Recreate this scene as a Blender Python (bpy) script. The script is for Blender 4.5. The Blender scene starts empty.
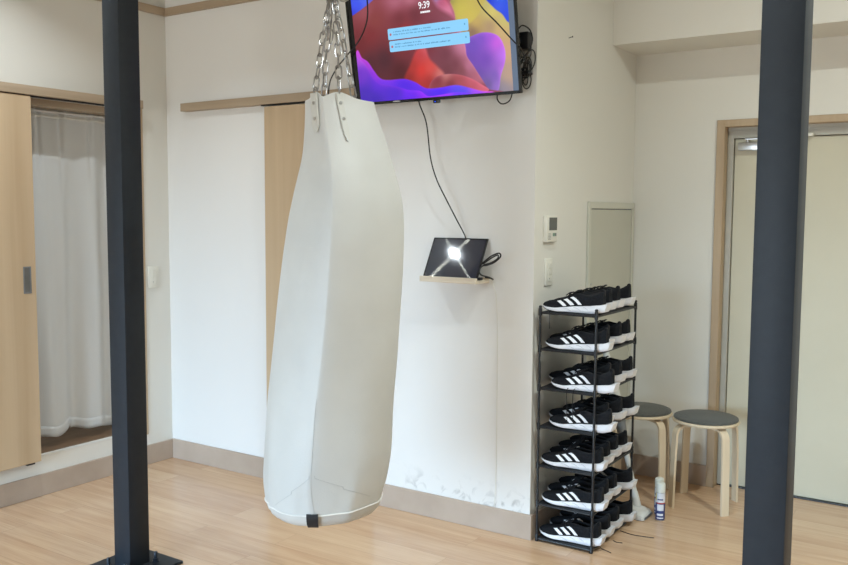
import bpy, bmesh, math, random
import numpy as np
from mathutils import Vector, Matrix, noise
random.seed(7)
SC = bpy.context.scene
COLL = SC.collection
PI = math.pi

def lin(r, g=None, b=None):
    if g is None: r, g, b = r
    f = lambda c: (c/255/12.92) if c/255 <= .04045 else ((c/255+.055)/1.055)**2.4
    return (f(r), f(g), f(b), 1.0)

# lamps and daylight
L1P = (-3.252, 2.11)
L1W, L2W, L3W, L4W = 11, 12, 5, 40
SKYC, SKY = (.53, .76, 1.0, 1), 30.0
EXPO = 0.10

# television wallpaper: shapes and tones in metres on the screen
TV_P = {
'blueR': [(0.716, 0.406), (0.758, 0.346), (0.793, 0.318), (0.818, 0.284), (0.854, 0.28), (0.853, 0.389)],
'yellow': [(0.535, 0.429), (0.56, 0.377), (0.575, 0.327), (0.602, 0.308), (0.635, 0.296), (0.671, 0.316), (0.697, 0.345), (0.716, 0.406)],
'petal': [(0.61, 0.233), (0.645, 0.246), (0.694, 0.255), (0.741, 0.248), (0.777, 0.225), (0.796, 0.175), (0.792, 0.127), (0.769, 0.073), (0.751, 0.013), (0.703, 0.016), (0.659, 0.065), (0.615, 0.126), (0.601, 0.185)],
'red': [(0.004, 0.505), (0.536, 0.437), (0.551, 0.394), (0.567, 0.352), (0.573, 0.311), (0.598, 0.259), (0.61, 0.205), (0.614, 0.167), (0.64, 0.128), (0.67, 0.08), (0.704, 0.026), (0.721, 0.002), (-0.068, -0.027)],
'pinkT': [(0.396, 0.455), (0.454, 0.423), (0.485, 0.378), (0.532, 0.348), (0.57, 0.327), (0.56, 0.377), (0.538, 0.412), (0.526, 0.438)],
'blueL': [(-0.024, 0.508), (0.186, 0.481), (0.161, 0.455), (0.114, 0.431), (0.03, 0.397), (-0.011, 0.393)],
'redB': [(0.282, 0.094), (0.316, 0.152), (0.36, 0.216), (0.408, 0.228), (0.429, 0.176), (0.466, 0.139), (0.498, 0.102), (0.47, 0.071), (0.425, 0.04), (0.335, 0.037)],
'band': [(0.451, 0.093), (0.503, 0.101), (0.563, 0.095), (0.621, 0.076), (0.667, 0.05), (0.708, 0.018), (0.615, 0.01), (0.516, 0.025), (0.413, 0.023), (0.417, 0.066)],
'blue1': [(0.032, 0.236), (0.062, 0.209), (0.094, 0.188), (0.123, 0.146), (0.152, 0.112), (0.195, 0.1), (0.283, 0.098), (0.34, 0.08), (0.395, 0.05), (0.467, 0.047), (0.549, 0.052), (0.617, 0.035), (0.674, 0.018), (0.731, 0.01), (0.729, -0.015), (0.018, -0.041), (-0.031, 0.026)],
'blue2': [(-0.003, 0.237), (0.035, 0.216), (0.076, 0.181), (0.1, 0.143), (0.118, 0.111), (0.16, 0.085), (0.246, 0.066), (0.299, 0.049), (0.362, 0.04), (0.402, 0.015), (0.464, 0.016), (0.566, 0.021), (0.663, -0.002), (0.662, -0.019), (0.018, -0.041), (-0.046, 0.009)],
}
TV_C = {'base': [(0.56, 0.385, 190, 175, 90), (0.621, 0.354, 205, 185, 85), (0.665, 0.301, 200, 170, 95), (0.717, 0.362, 190, 180, 110), (0.748, 0.331, 215, 200, 110), (0.795, 0.286, 200, 190, 110), (0.779, 0.256, 205, 170, 120), (0.734, 0.277, 170, 140, 110), (0.647, 0.262, 130, 100, 90), (0.614, 0.274, 165, 140, 90), (0.801, 0.175, 205, 160, 125), (0.807, 0.074, 185, 155, 135), (0.779, 0.015, 150, 140, 150), (0.75, 0.009, 120, 110, 140)],
'blueR': [(0.741, 0.371, 30, 60, 215), (0.776, 0.343, 60, 90, 230), (0.807, 0.316, 40, 70, 225), (0.789, 0.393, 50, 110, 240), (0.823, 0.35, 40, 80, 225)],
'yellow': [(0.551, 0.394, 150, 140, 80), (0.597, 0.357, 205, 190, 85), (0.643, 0.331, 205, 185, 85), (0.685, 0.378, 195, 175, 90), (0.622, 0.305, 200, 180, 95), (0.578, 0.367, 190, 175, 80)],
'petal': [(0.642, 0.21, 110, 75, 185), (0.683, 0.234, 125, 80, 195), (0.731, 0.245, 160, 85, 215), (0.761, 0.21, 205, 95, 225), (0.79, 0.156, 190, 110, 235), (0.775, 0.088, 185, 105, 220), (0.699, 0.143, 115, 70, 180), (0.742, 0.079, 120, 90, 180), (0.743, 0.034, 150, 110, 200), (0.705, 0.041, 100, 85, 140), (0.661, 0.089, 105, 75, 165), (0.628, 0.158, 110, 70, 175)],
'red': [(0.156, 0.365, 135, 62, 62), (0.106, 0.414, 150, 75, 85), (0.273, 0.437, 175, 100, 120), (0.353, 0.443, 190, 115, 135), (0.29, 0.35, 115, 50, 58), (0.37, 0.362, 110, 48, 58), (0.059, 0.267, 110, 40, 45), (0.12, 0.304, 125, 45, 50), (0.189, 0.189, 75, 35, 45), (0.104, 0.174, 80, 35, 45), (0.265, 0.13, 80, 30, 35), (0.311, 0.306, 150, 50, 55), (0.278, 0.245, 120, 45, 50), (0.441, 0.292, 120, 55, 70), (0.514, 0.264, 130, 65, 80), (0.434, 0.23, 120, 50, 62), (0.506, 0.181, 112, 55, 68), (0.552, 0.136, 115, 58, 70), (0.585, 0.112, 125, 65, 72), (0.602, 0.201, 195, 120, 150), (0.59, 0.227, 205, 130, 165), (0.615, 0.126, 190, 115, 145), (0.659, 0.065, 180, 100, 120), (0.694, 0.021, 110, 50, 60), (0.515, 0.118, 110, 55, 65)],
'pinkT': [(0.502, 0.4, 190, 80, 110), (0.485, 0.427, 120, 150, 220), (0.538, 0.363, 215, 125, 155), (0.538, 0.412, 205, 85, 110), (0.561, 0.337, 200, 110, 145), (0.453, 0.415, 200, 110, 140), (0.425, 0.443, 205, 130, 160)],
'blueL': [(0.053, 0.442, 60, 85, 235), (0.112, 0.465, 75, 110, 240), (0.037, 0.405, 50, 60, 215), (0.15, 0.452, 110, 90, 200)],
'redB': [(0.378, 0.193, 190, 60, 65), (0.332, 0.154, 170, 50, 45), (0.305, 0.101, 140, 40, 38), (0.382, 0.129, 215, 55, 48), (0.424, 0.134, 215, 75, 70), (0.408, 0.075, 170, 45, 42), (0.473, 0.1, 205, 120, 115), (0.406, 0.212, 205, 90, 100), (0.448, 0.055, 110, 40, 48)],
'band': [(0.46, 0.08, 130, 50, 60), (0.503, 0.094, 190, 120, 115), (0.572, 0.084, 165, 75, 80), (0.519, 0.058, 120, 45, 55), (0.619, 0.059, 195, 90, 105), (0.675, 0.03, 205, 95, 115), (0.593, 0.036, 170, 70, 90)],
'blue1': [(0.042, 0.224, 185, 70, 215), (0.083, 0.189, 160, 55, 205), (0.121, 0.133, 130, 45, 215), (0.178, 0.093, 105, 45, 225), (0.281, 0.085, 80, 35, 225), (0.364, 0.053, 90, 40, 230), (0.466, 0.037, 75, 35, 240), (0.568, 0.038, 80, 70, 235), (0.664, 0.01, 150, 70, 240), (0.712, 0.003, 200, 80, 225)],
'blue2': [(0.039, 0.202, 165, 75, 215), (0.041, 0.134, 110, 50, 200), (0.058, 0.043, 70, 40, 180), (0.137, 0.082, 90, 40, 210), (0.228, 0.045, 75, 35, 205), (0.308, 0.035, 100, 35, 235), (0.387, 0.021, 130, 40, 240), (0.112, 0.017, 65, 35, 180), (0.489, 0.01, 140, 50, 245), (0.565, 0.009, 90, 50, 240)]}
# ------------------------------------------------------------------ materials
def new_mat(name):
    m = bpy.data.materials.new(name); m.use_nodes = True
    nt = m.node_tree; b = nt.nodes['Principled BSDF']
    return m, nt, b

def N(nt, typ, **kw):
    n = nt.nodes.new(typ)
    for k, v in kw.items(): setattr(n, k, v)
    return n

def mixc(nt, fac, a, b):
    m = N(nt, 'ShaderNodeMix', data_type='RGBA')
    for idx, v in ((0, fac), (6, a), (7, b)):
        if hasattr(v, 'is_linked') or hasattr(v, 'links'): nt.links.new(v, m.inputs[idx])
        else: m.inputs[idx].default_value = v
    return m.outputs[2]

def noisy(name, col, col2=None, rough=.5, scale=8, stretch=(1, 1, 1), amount=1.0, bump=0.0, bscale=None, metal=0.0, spec=.5, sheen=0.0, detail=4):
    """colour wandering between two close tones with a fine bump"""
    m, nt, b = new_mat(name)
    tc = N(nt, 'ShaderNodeTexCoord'); mp = N(nt, 'ShaderNodeMapping')
    mp.inputs['Scale'].default_value = stretch
    nt.links.new(tc.outputs['Object'], mp.inputs[0])
    nz = N(nt, 'ShaderNodeTexNoise'); nz.inputs['Scale'].default_value = scale; nz.inputs['Detail'].default_value = detail
    nt.links.new(mp.outputs[0], nz.inputs['Vector'])
    rmp = N(nt, 'ShaderNodeMapRange'); rmp.inputs[1].default_value = .3; rmp.inputs[2].default_value = .7
    rmp.inputs[4].default_value = amount
    nt.links.new(nz.outputs[0], rmp.inputs[0])
    c = mixc(nt, rmp.outputs[0], col, col2 or col)
    nt.links.new(c, b.inputs['Base Color'])
    b.inputs['Roughness'].default_value = rough; b.inputs['Metallic'].default_value = metal
    b.inputs['Specular IOR Level'].default_value = spec
    if sheen: b.inputs['Sheen Weight'].default_value = sheen
    if bump:
        nb = N(nt, 'ShaderNodeTexNoise'); nb.inputs['Scale'].default_value = bscale or scale*6; nb.inputs['Detail'].default_value = 3
        nt.links.new(mp.outputs[0], nb.inputs['Vector'])
        bp = N(nt, 'ShaderNodeBump'); bp.inputs['Strength'].default_value = bump; bp.inputs['Distance'].default_value = .002
        nt.links.new(nb.outputs[0], bp.inputs['Height']); nt.links.new(bp.outputs[0], b.inputs['Normal'])
    return m

def emit(name, col, strength=1.0):
    m, nt, b = new_mat(name)
    b.inputs['Base Color'].default_value = (0, 0, 0, 1)
    b.inputs['Roughness'].default_value = .3; b.inputs['Specular IOR Level'].default_value = .2
    b.inputs['Emission Color'].default_value = col; b.inputs['Emission Strength'].default_value = strength
    return m

def wall_mat(name, col, scuffs=False):
    m, nt, b = new_mat(name)
    tc = N(nt, 'ShaderNodeTexCoord')
    nz = N(nt, 'ShaderNodeTexNoise'); nz.inputs['Scale'].default_value = 1.3; nz.inputs['Detail'].default_value = 5
    nt.links.new(tc.outputs['Object'], nz.inputs['Vector'])
    c2 = tuple(v*.955 for v in col[:3])+(1,)
    c = mixc(nt, nz.outputs[0], col, c2)
    if scuffs:                                   # dirty marks just above the baseboard, right half of the wall
        ns = N(nt, 'ShaderNodeTexNoise'); ns.inputs['Scale'].default_value = 14; ns.inputs['Detail'].default_value = 8; ns.inputs['Distortion'].default_value = 1.2
        nt.links.new(tc.outputs['Object'], ns.inputs['Vector'])
        th = N(nt, 'ShaderNodeMapRange'); th.inputs[1].default_value = .53; th.inputs[2].default_value = .70
        nt.links.new(ns.outputs[0], th.inputs[0])
        sp = N(nt, 'ShaderNodeSeparateXYZ'); nt.links.new(tc.outputs['Object'], sp.inputs[0])
        zr = N(nt, 'ShaderNodeMapRange'); zr.inputs[1].default_value = .24; zr.inputs[2].default_value = .13
        nt.links.new(sp.outputs[2], zr.inputs[0])
        xr = N(nt, 'ShaderNodeMapRange'); xr.inputs[1].default_value = -2.5; xr.inputs[2].default_value = -2.2
        nt.links.new(sp.outputs[0], xr.inputs[0])
        m1 = N(nt, 'ShaderNodeMath', operation='MULTIPLY'); m2 = N(nt, 'ShaderNodeMath', operation='MULTIPLY'); m3 = N(nt, 'ShaderNodeMath', operation='MULTIPLY')
        nt.links.new(th.outputs[0], m1.inputs[0]); nt.links.new(zr.outputs[0], m1.inputs[1])
        nt.links.new(m1.outputs[0], m2.inputs[0]); nt.links.new(xr.outputs[0], m2.inputs[1])
        nt.links.new(m2.outputs[0], m3.inputs[0]); m3.inputs[1].default_value = .48
        c = mixc(nt, m3.outputs[0], c, lin(110, 106, 100))
    nt.links.new(c, b.inputs['Base Color'])
    b.inputs['Roughness'].default_value = .75; b.inputs['Specular IOR Level'].default_value = .25
    nb = N(nt, 'ShaderNodeTexNoise'); nb.inputs['Scale'].default_value = 220; nb.inputs['Detail'].default_value = 2
    nt.links.new(tc.outputs['Object'], nb.inputs['Vector'])
    bp = N(nt, 'ShaderNodeBump'); bp.inputs['Strength'].default_value = .25; bp.inputs['Distance'].default_value = .001
    nt.links.new(nb.outputs[0], bp.inputs['Height']); nt.links.new(bp.outputs[0], b.inputs['Normal'])
    return m

def wood_mat(name, a, b_, rough=.45, along='Z', scale=3.0, bump=.1):
    m, nt, b = new_mat(name)
    tc = N(nt, 'ShaderNodeTexCoord'); mp = N(nt, 'ShaderNodeMapping')
    st = {'X': (.35, 7, 7), 'Y': (7, .35, 7), 'Z': (7, 7, .35)}[along]
    mp.inputs['Scale'].default_value = st
    nt.links.new(tc.outputs['Object'], mp.inputs[0])
    nz = N(nt, 'ShaderNodeTexNoise'); nz.inputs['Scale'].default_value = scale; nz.inputs['Detail'].default_value = 6; nz.inputs['Distortion'].default_value = .4
    nt.links.new(mp.outputs[0], nz.inputs['Vector'])
    rr = N(nt, 'ShaderNodeMapRange'); rr.inputs[1].default_value = .3; rr.inputs[2].default_value = .7
    nt.links.new(nz.outputs[0], rr.inputs[0])
    nt.links.new(mixc(nt, rr.outputs[0], a, b_), b.inputs['Base Color'])
    b.inputs['Roughness'].default_value = rough
    bp = N(nt, 'ShaderNodeBump'); bp.inputs['Strength'].default_value = bump; bp.inputs['Distance'].default_value = .001
    nt.links.new(nz.outputs[0], bp.inputs['Height']); nt.links.new(bp.outputs[0], b.inputs['Normal'])
    return m

def floor_mat():
    m, nt, b = new_mat('oak_laminate')
    tc = N(nt, 'ShaderNodeTexCoord'); mp = N(nt, 'ShaderNodeMapping')
    mp.inputs['Location'].default_value = (.33, .059, 0)
    nt.links.new(tc.outputs['Object'], mp.inputs[0])
    br = N(nt, 'ShaderNodeTexBrick'); br.offset = .37; br.offset_frequency = 2
    br.inputs['Color1'].default_value = (0, 0, 0, 1); br.inputs['Color2'].default_value = (1, 1, 1, 1); br.inputs['Mortar'].default_value = (.5, .5, .5, 1)
    br.inputs['Scale'].default_value = 1; br.inputs['Mortar Size'].default_value = .0011; br.inputs['Mortar Smooth'].default_value = .3
    br.inputs['Brick Width'].default_value = 1.1; br.inputs['Row Height'].default_value = .1455; br.inputs['Bias'].default_value = 0
    nt.links.new(mp.outputs[0], br.inputs['Vector'])
    sep = N(nt, 'ShaderNodeSeparateColor'); nt.links.new(br.outputs['Color'], sep.inputs[0])
    # grain running along x, shifted from plank to plank
    sp = N(nt, 'ShaderNodeSeparateXYZ'); nt.links.new(mp.outputs[0], sp.inputs[0])
    sh = N(nt, 'ShaderNodeMath', operation='MULTIPLY_ADD'); sh.inputs[1].default_value = 13.0
    nt.links.new(sep.outputs[0], sh.inputs[0]); nt.links.new(sp.outputs[2], sh.inputs[2])
    cb = N(nt, 'ShaderNodeCombineXYZ')
    nt.links.new(sp.outputs[0], cb.inputs[0]); nt.links.new(sp.outputs[1], cb.inputs[1]); nt.links.new(sh.outputs[0], cb.inputs[2])
    m2 = N(nt, 'ShaderNodeMapping'); m2.inputs['Scale'].default_value = (1.1, 13, 3)
    nt.links.new(cb.outputs[0], m2.inputs[0])
    nz = N(nt, 'ShaderNodeTexNoise'); nz.inputs['Scale'].default_value = 1.5; nz.inputs['Detail'].default_value = 6; nz.inputs['Roughness'].default_value = .6; nz.inputs['Distortion'].default_value = .5
    nt.links.new(m2.outputs[0], nz.inputs['Vector'])
    r1 = N(nt, 'ShaderNodeMapRange'); r1.inputs[1].default_value = .3; r1.inputs[2].default_value = .72
    nt.links.new(nz.outputs[0], r1.inputs[0])
    m3 = N(nt, 'ShaderNodeMapping'); m3.inputs['Scale'].default_value = (2, 90, 3); nt.links.new(cb.outputs[0], m3.inputs[0])
    nf = N(nt, 'ShaderNodeTexNoise'); nf.inputs['Scale'].default_value = 2.0; nf.inputs['Detail'].default_value = 4
    nt.links.new(m3.outputs[0], nf.inputs['Vector'])
    c = mixc(nt, r1.outputs[0], FL_A, FL_B)
    pl = N(nt, 'ShaderNodeMath', operation='MULTIPLY'); nt.links.new(sep.outputs[0], pl.inputs[0]); pl.inputs[1].default_value = .45
    c = mixc(nt, pl.outputs[0], c, FL_C)
    fr = N(nt, 'ShaderNodeMapRange'); fr.inputs[1].default_value = .5; fr.inputs[2].default_value = .75; fr.inputs[4].default_value = .35
    nt.links.new(nf.outputs[0], fr.inputs[0])
    c = mixc(nt, fr.outputs[0], c, FL_D)
    ff = N(nt, 'ShaderNodeMath', operation='MULTIPLY'); ff.inputs[1].default_value = .32
    nt.links.new(br.outputs['Fac'], ff.inputs[0])
    c = mixc(nt, ff.outputs[0], c, lin(92, 66, 44))
    nt.links.new(c, b.inputs['Base Color'])
    b.inputs['Roughness'].default_value = .22; b.inputs['Specular IOR Level'].default_value = .6
    bp = N(nt, 'ShaderNodeBump'); bp.inputs['Strength'].default_value = .08; bp.inputs['Distance'].default_value = .001; bp.invert = True
    nt.links.new(br.outputs['Fac'], bp.inputs['Height']); nt.links.new(bp.outputs[0], b.inputs['Normal'])
    return m

FL_A, FL_B, FL_C, FL_D = lin(214, 181, 148), lin(184, 145, 112), lin(224, 195, 163), lin(166, 127, 96)
M = {}
M['wall'] = wall_mat('white_wall_paint', lin(232, 230, 226), True)
M['wall_warm'] = wall_mat('warm_lit_wall_paint', lin(228, 225, 217))  # white walls again, with the warm lamplight on them put into the colour
M['ceiling'] = wall_mat('ceiling_paint', lin(230, 228, 222))
M['floor'] = floor_mat()
M['base'] = noisy('taupe_baseboard', lin(186, 168, 152), lin(172, 153, 136), .5, 5, bump=.1)
M['rail'] = wood_mat('wooden_rail', lin(178, 158, 134), lin(162, 142, 118), .5, 'X')
M['casing'] = wood_mat('wooden_casing', lin(190, 167, 138), lin(173, 149, 120), .5, 'Z')
M['railY'] = wood_mat('wooden_rail_side', lin(180, 160, 136), lin(164, 144, 120), .5, 'Y')
M['door'] = wood_mat('beige_wood_door', lin(202, 178, 146), lin(186, 160, 128), .5, 'Z', 1.6, .05)
M['metal_grey'] = noisy('grey_steel_frame', lin(176, 172, 160), lin(168, 164, 152), .4, 4)
M['cream'] = noisy('cream_steel_door', lin(204, 197, 174), lin(197, 190, 167), .45, 2)
M['cab'] = noisy('pale_grey_panel', lin(196, 194, 180), lin(190, 188, 174), .4, 2)
M['cabf'] = noisy('pale_grey_panel_frame', lin(208, 206, 192), lin(200, 198, 184), .4, 2)
M['post'] = noisy('slate_grey_steel', lin(40, 46, 53), lin(36, 42, 49), .5, 30, bump=.15, bscale=300, spec=.3)
M['bolt'] = noisy('dark_bolt', lin(58, 66, 76), lin(48, 54, 62), .35, 30, metal=.6)
M['canvas'] = noisy('off_white_leather', lin(204, 203, 198), lin(194, 193, 188), .5, 3.5, bump=.2, bscale=160)
M['canvas2'] = noisy('off_white_tab', lin(198, 196, 188), lin(186, 184, 176), .5, 6, bump=.2, bscale=160)
M['steel'] = noisy('zinc_chain', lin(190, 190, 190), lin(150, 150, 150), .28, 60, metal=1)
M['chrome'] = noisy('satin_metal', lin(200, 200, 200), lin(180, 180, 180), .3, 30, metal=1)
M['black'] = noisy('black_plastic', lin(26, 27, 30), lin(20, 21, 24), .4, 20)
M['blackgloss'] = noisy('gloss_black_plastic', lin(14, 14, 17), lin(18, 18, 21), .18, 20)
M['cable'] = noisy('black_cable', lin(20, 20, 22), lin(28, 28, 30), .5, 20)
M['rack'] = noisy('black_rack_tube', lin(30, 32, 36), lin(24, 26, 30), .35, 20)
M['sheet'] = noisy('black_shelf_sheet', lin(30, 31, 34), lin(38, 39, 43), .6, 60, bump=.3)
M['knit'] = noisy('black_knit', lin(17, 18, 22), lin(27, 29, 34), .9, 120, bump=.6, bscale=500, spec=.25)
M['knit2'] = noisy('black_lining', lin(16, 17, 20), lin(24, 25, 29), .9, 120)
M['foam'] = noisy('white_midsole_foam', lin(240, 241, 245), lin(228, 229, 234), .5, 12, bump=.1)
M['rubber'] = noisy('black_outsole_rubber', lin(24, 24, 26), lin(34, 34, 36), .6, 40)
M['stripe'] = noisy('white_stripe', lin(244, 245, 248), lin(236, 237, 241), .45, 12)
M['lace'] = noisy('black_lace', lin(20, 20, 23), lin(30, 30, 34), .8, 80)
M['birch'] = wood_mat('birch_plywood', lin(224, 206, 178), lin(212, 192, 162), .45, 'Z', 4, .05)
M['felt'] = noisy('charcoal_felt', lin(70, 70, 66), lin(88, 88, 83), .9, 90, bump=.5, bscale=400, sheen=.2)
M['whiteplastic'] = noisy('white_plastic', lin(226, 226, 222), lin(216, 216, 212), .4, 10)
M['ivory'] = noisy('ivory_plastic', lin(228, 225, 214), lin(222, 219, 208), .4, 10)
M['greyplastic'] = noisy('grey_plastic', lin(128, 130, 132), lin(112, 114, 116), .4, 10)
M['sheer'] = None
M['darkfloor'] = wood_mat('dark_brown_floor', lin(136, 106, 80), lin(112, 86, 62), .4, 'Y')
M['cap'] = noisy('translucent_cap', lin(222, 224, 214), lin(214, 216, 206), .3, 10)
M['label_blue'] = noisy('blue_label', lin(44, 62, 122), lin(36, 52, 108), .35, 20)
M['label_white'] = noisy('white_label', lin(224, 226, 232), lin(216, 218, 224), .35, 20)
M['label_yellow'] = noisy('yellow_label', lin(214, 196, 60), lin(204, 186, 50), .35, 20)
M['label_red'] = noisy('red_label', lin(176, 70, 70), lin(166, 60, 60), .35, 20)
M['tag'] = noisy('black_tag', lin(24, 25, 28), lin(30, 31, 34), .6, 30)
M['seam'] = noisy('white_piping', lin(228, 226, 220), lin(220, 218, 212), .5, 20)
M['stitch'] = noisy('grey_stitching', lin(186, 186, 183), lin(176, 176, 173), .7, 40)
M['groove'] = noisy('pale_grey_groove', lin(196, 198, 203), lin(188, 190, 196), .6, 20)
M['tvdark'] = noisy('screen_border_glass', lin(16, 17, 20), lin(18, 19, 22), .15, 4)
M['display'] = noisy('intercom_display', lin(96, 98, 96), lin(88, 90, 88), .2, 4)

def curtain_mat():
    m, nt, b = new_mat('white_sheer')
    b.inputs['Base Color'].default_value = lin(226, 226, 224)
    b.inputs['Roughness'].default_value = .8
    tl = N(nt, 'ShaderNodeBsdfTranslucent'); tl.inputs[0].default_value = lin(226, 226, 224)
    mx = N(nt, 'ShaderNodeMixShader'); mx.inputs[0].default_value = .25
    out = nt.nodes['Material Output']
    nt.links.new(b.outputs[0], mx.inputs[1]); nt.links.new(tl.outputs[0], mx.inputs[2]); nt.links.new(mx.outputs[0], out.inputs[0])
    return m
M['sheer'] = curtain_mat()

def tablet_mat():
    """dark glossy panel whose pixel grid smears a bright reflection into crossing streaks"""
    m, nt, b = new_mat('tablet_glass')
    b.inputs['Base Color'].default_value = lin(24, 27, 36)
    b.inputs['Roughness'].default_value = .05; b.inputs['Specular IOR Level'].default_value = .5
    b.inputs['Emission Color'].default_value = lin(36, 42, 58); b.inputs['Emission Strength'].default_value = .45
    tg = N(nt, 'ShaderNodeTangent', direction_type='UV_MAP')
    out = nt.nodes['Material Output']; cur = b.outputs[0]
    for rot in STREAK_ROT:
        g = N(nt, 'ShaderNodeBsdfAnisotropic'); g.inputs['Color'].default_value = (1, .93, .78, 1)
        g.inputs['Roughness'].default_value = .23; g.inputs['Anisotropy'].default_value = .985; g.inputs['Rotation'].default_value = rot
        nt.links.new(tg.outputs[0], g.inputs['Tangent'])
        mx = N(nt, 'ShaderNodeMixShader'); mx.inputs[0].default_value = STREAK_MIX
        nt.links.new(cur, mx.inputs[1]); nt.links.new(g.outputs[0], mx.inputs[2]); cur = mx.outputs[0]
    nt.links.new(cur, out.inputs[0])
    return m
STREAK_ROT = (.10, -.10); STREAK_MIX = .032
M['tablet'] = tablet_mat()

def glass_mat():
    m, nt, b = new_mat('window_glass')
    b.inputs['Base Color'].default_value = (1, 1, 1, 1); b.inputs['Roughness'].default_value = 0
    tr = N(nt, 'ShaderNodeBsdfTransparent'); gl = N(nt, 'ShaderNodeBsdfGlossy'); gl.inputs['Roughness'].default_value = .02
    fr = N(nt, 'ShaderNodeFresnel'); fr.inputs[0].default_value = 1.45
    mx = N(nt, 'ShaderNodeMixShader'); nt.links.new(fr.outputs[0], mx.inputs[0])
    nt.links.new(tr.outputs[0], mx.inputs[1]); nt.links.new(gl.outputs[0], mx.inputs[2])
    nt.links.new(mx.outputs[0], nt.nodes['Material Output'].inputs[0])
    return m
M['glass'] = glass_mat()

# ------------------------------------------------------------------ object helpers
def finish(o, me, smooth=35):
    if smooth:
        for p in me.polygons: p.use_smooth = True
        me.set_sharp_from_angle(angle=math.radians(smooth))

def obj(name, bm, mat, parent=None, loc=(0, 0, 0), rot=(0, 0, 0), smooth=35, label=None):
    bmesh.ops.recalc_face_normals(bm, faces=bm.faces)
    me = bpy.data.meshes.new(name); bm.to_mesh(me); bm.free()
    for mm in (mat if isinstance(mat, (list, tuple)) else [mat]): me.materials.append(mm)
    finish(None, me, smooth)
    o = bpy.data.objects.new(name, me); COLL.objects.link(o)
    o.location = loc; o.rotation_euler = rot
    if parent: o.parent = parent
    if label: o['label'] = label
    return o

def thing(name, label, cat, loc=(0, 0, 0), rotz=0, group=None):
    o = bpy.data.objects.new(name, None); COLL.objects.link(o)
    o.empty_display_size = .1
    o.location = loc; o.rotation_euler = (0, 0, rotz); o['label'] = label; o['category'] = cat
    if group: o['group'] = group
    return o

def tag(o, label, cat, group=None):
    o['label'] = label; o['category'] = cat
    if group: o['group'] = group
    return o

def struct(name, bm, m, parent=None, **kw):
    o = obj(name, bm, m, parent, **kw)
    if parent is None: o['kind'] = 'structure'
    return o

def B(): return bmesh.new()

def box(bm, x0, x1, y0, y1, z0, z1, bev=0, seg=2, mtx=None):
    vs = [bm.verts.new((x, y, z)) for x in (x0, x1) for y in (y0, y1) for z in (z0, z1)]
    F = [(0, 1, 3, 2), (4, 6, 7, 5), (0, 4, 5, 1), (2, 3, 7, 6), (0, 2, 6, 4), (1, 5, 7, 3)]
    fs = [bm.faces.new([vs[i] for i in f]) for f in F]
    if bev:
        es = list({e for f in fs for e in f.edges})
        r = bmesh.ops.bevel(bm, geom=es, offset=bev, segments=seg, affect='EDGES', profile=.5)
        vs = list({v for f in r['faces'] for v in f.verts} | {v for v in vs if v.is_valid})
    if mtx is not None:
        for v in vs:
            if v.is_valid: v.co = mtx @ v.co
    return bm

def loft(bm, rings, cap0=True, cap1=True, closed=True):
    R = [[bm.verts.new(p) for p in r] for r in rings]
    n = len(R[0])
    for a, b in zip(R, R[1:]):
        for i in range(n if closed else n-1):
            j = (i+1) % n
            try: bm.faces.new((a[i], a[j], b[j], b[i]))
            except ValueError: pass
    if cap0: bm.faces.new(R[0])
    if cap1: bm.faces.new(list(reversed(R[-1])))
    return R

def lathe(bm, prof, cx=0, cy=0, n=32, cap0=True, cap1=True):
    rings = [[(cx+r*math.cos(2*PI*i/n), cy+r*math.sin(2*PI*i/n), z) for i in range(n)] for r, z in prof]
    return loft(bm, rings, cap0, cap1)

def smooth_path(P, k=6, closed=False):
    P = [Vector(p) for p in P]; out = []
    n = len(P); rng = n if closed else n-1
    for i in range(rng):
        g = (lambda q: P[q % n]) if closed else (lambda q: P[max(0, min(n-1, q))])
        p0, p1, p2, p3 = g(i-1), g(i), g(i+1), g(i+2)
        for j in range(k):
            t = j/k
            out.append(.5*((2*p1)+(p2-p0)*t+(2*p0-5*p1+4*p2-p3)*t*t+(3*p1-p0-3*p2+p3)*t**3))
    if not closed: out.append(P[-1])
    return out

def tube(bm, pts, r, n=8, closed=False, flat=1.0):
    pts = [Vector(p) for p in pts]; m = len(pts)
    T = []
    for i in range(m):
        a = pts[(i-1) % m] if closed or i > 0 else pts[0]
        b = pts[(i+1) % m] if closed or i < m-1 else pts[-1]
        T.append((b-a).normalized())
    up = Vector((0, 0, 1)) if abs(T[0].z) < .9 else Vector((1, 0, 0))
    nrm = (up-T[0]*up.dot(T[0])).normalized(); rings = []
    for i in range(m):
        nrm = (nrm-T[i]*nrm.dot(T[i])).normalized(); bi = T[i].cross(nrm)
        rings.append([pts[i]+nrm*(r*math.cos(2*PI*k/n))+bi*(r*flat*math.sin(2*PI*k/n)) for k in range(n)])
    if closed:
        R = [[bm.verts.new(p) for p in rr] for rr in rings]
        for a, b in zip(R, R[1:]+R[:1]):
            for i in range(n): bm.faces.new((a[i], a[(i+1) % n], b[(i+1) % n], b[i]))
    else: loft(bm, rings)
    return bm

def cyl(bm, a, b, r, n=16, r2=None):
    a, b = Vector(a), Vector(b); d = (b-a).normalized()
    up = Vector((0, 0, 1)) if abs(d.z) < .9 else Vector((1, 0, 0))
    u = d.cross(up).normalized(); v = d.cross(u)
    r2 = r if r2 is None else r2
    loft(bm, [[p+u*(q*math.cos(2*PI*k/n))+v*(q*math.sin(2*PI*k/n)) for k in range(n)] for p, q in ((a, r), (b, r2))])
    return bm

def copy_tree(o, parent=None):
    c = o.copy(); COLL.objects.link(c)
    if parent is not None:
        c.parent = parent
    for ch in list(o.children): copy_tree(ch, c)
    return c

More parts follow.
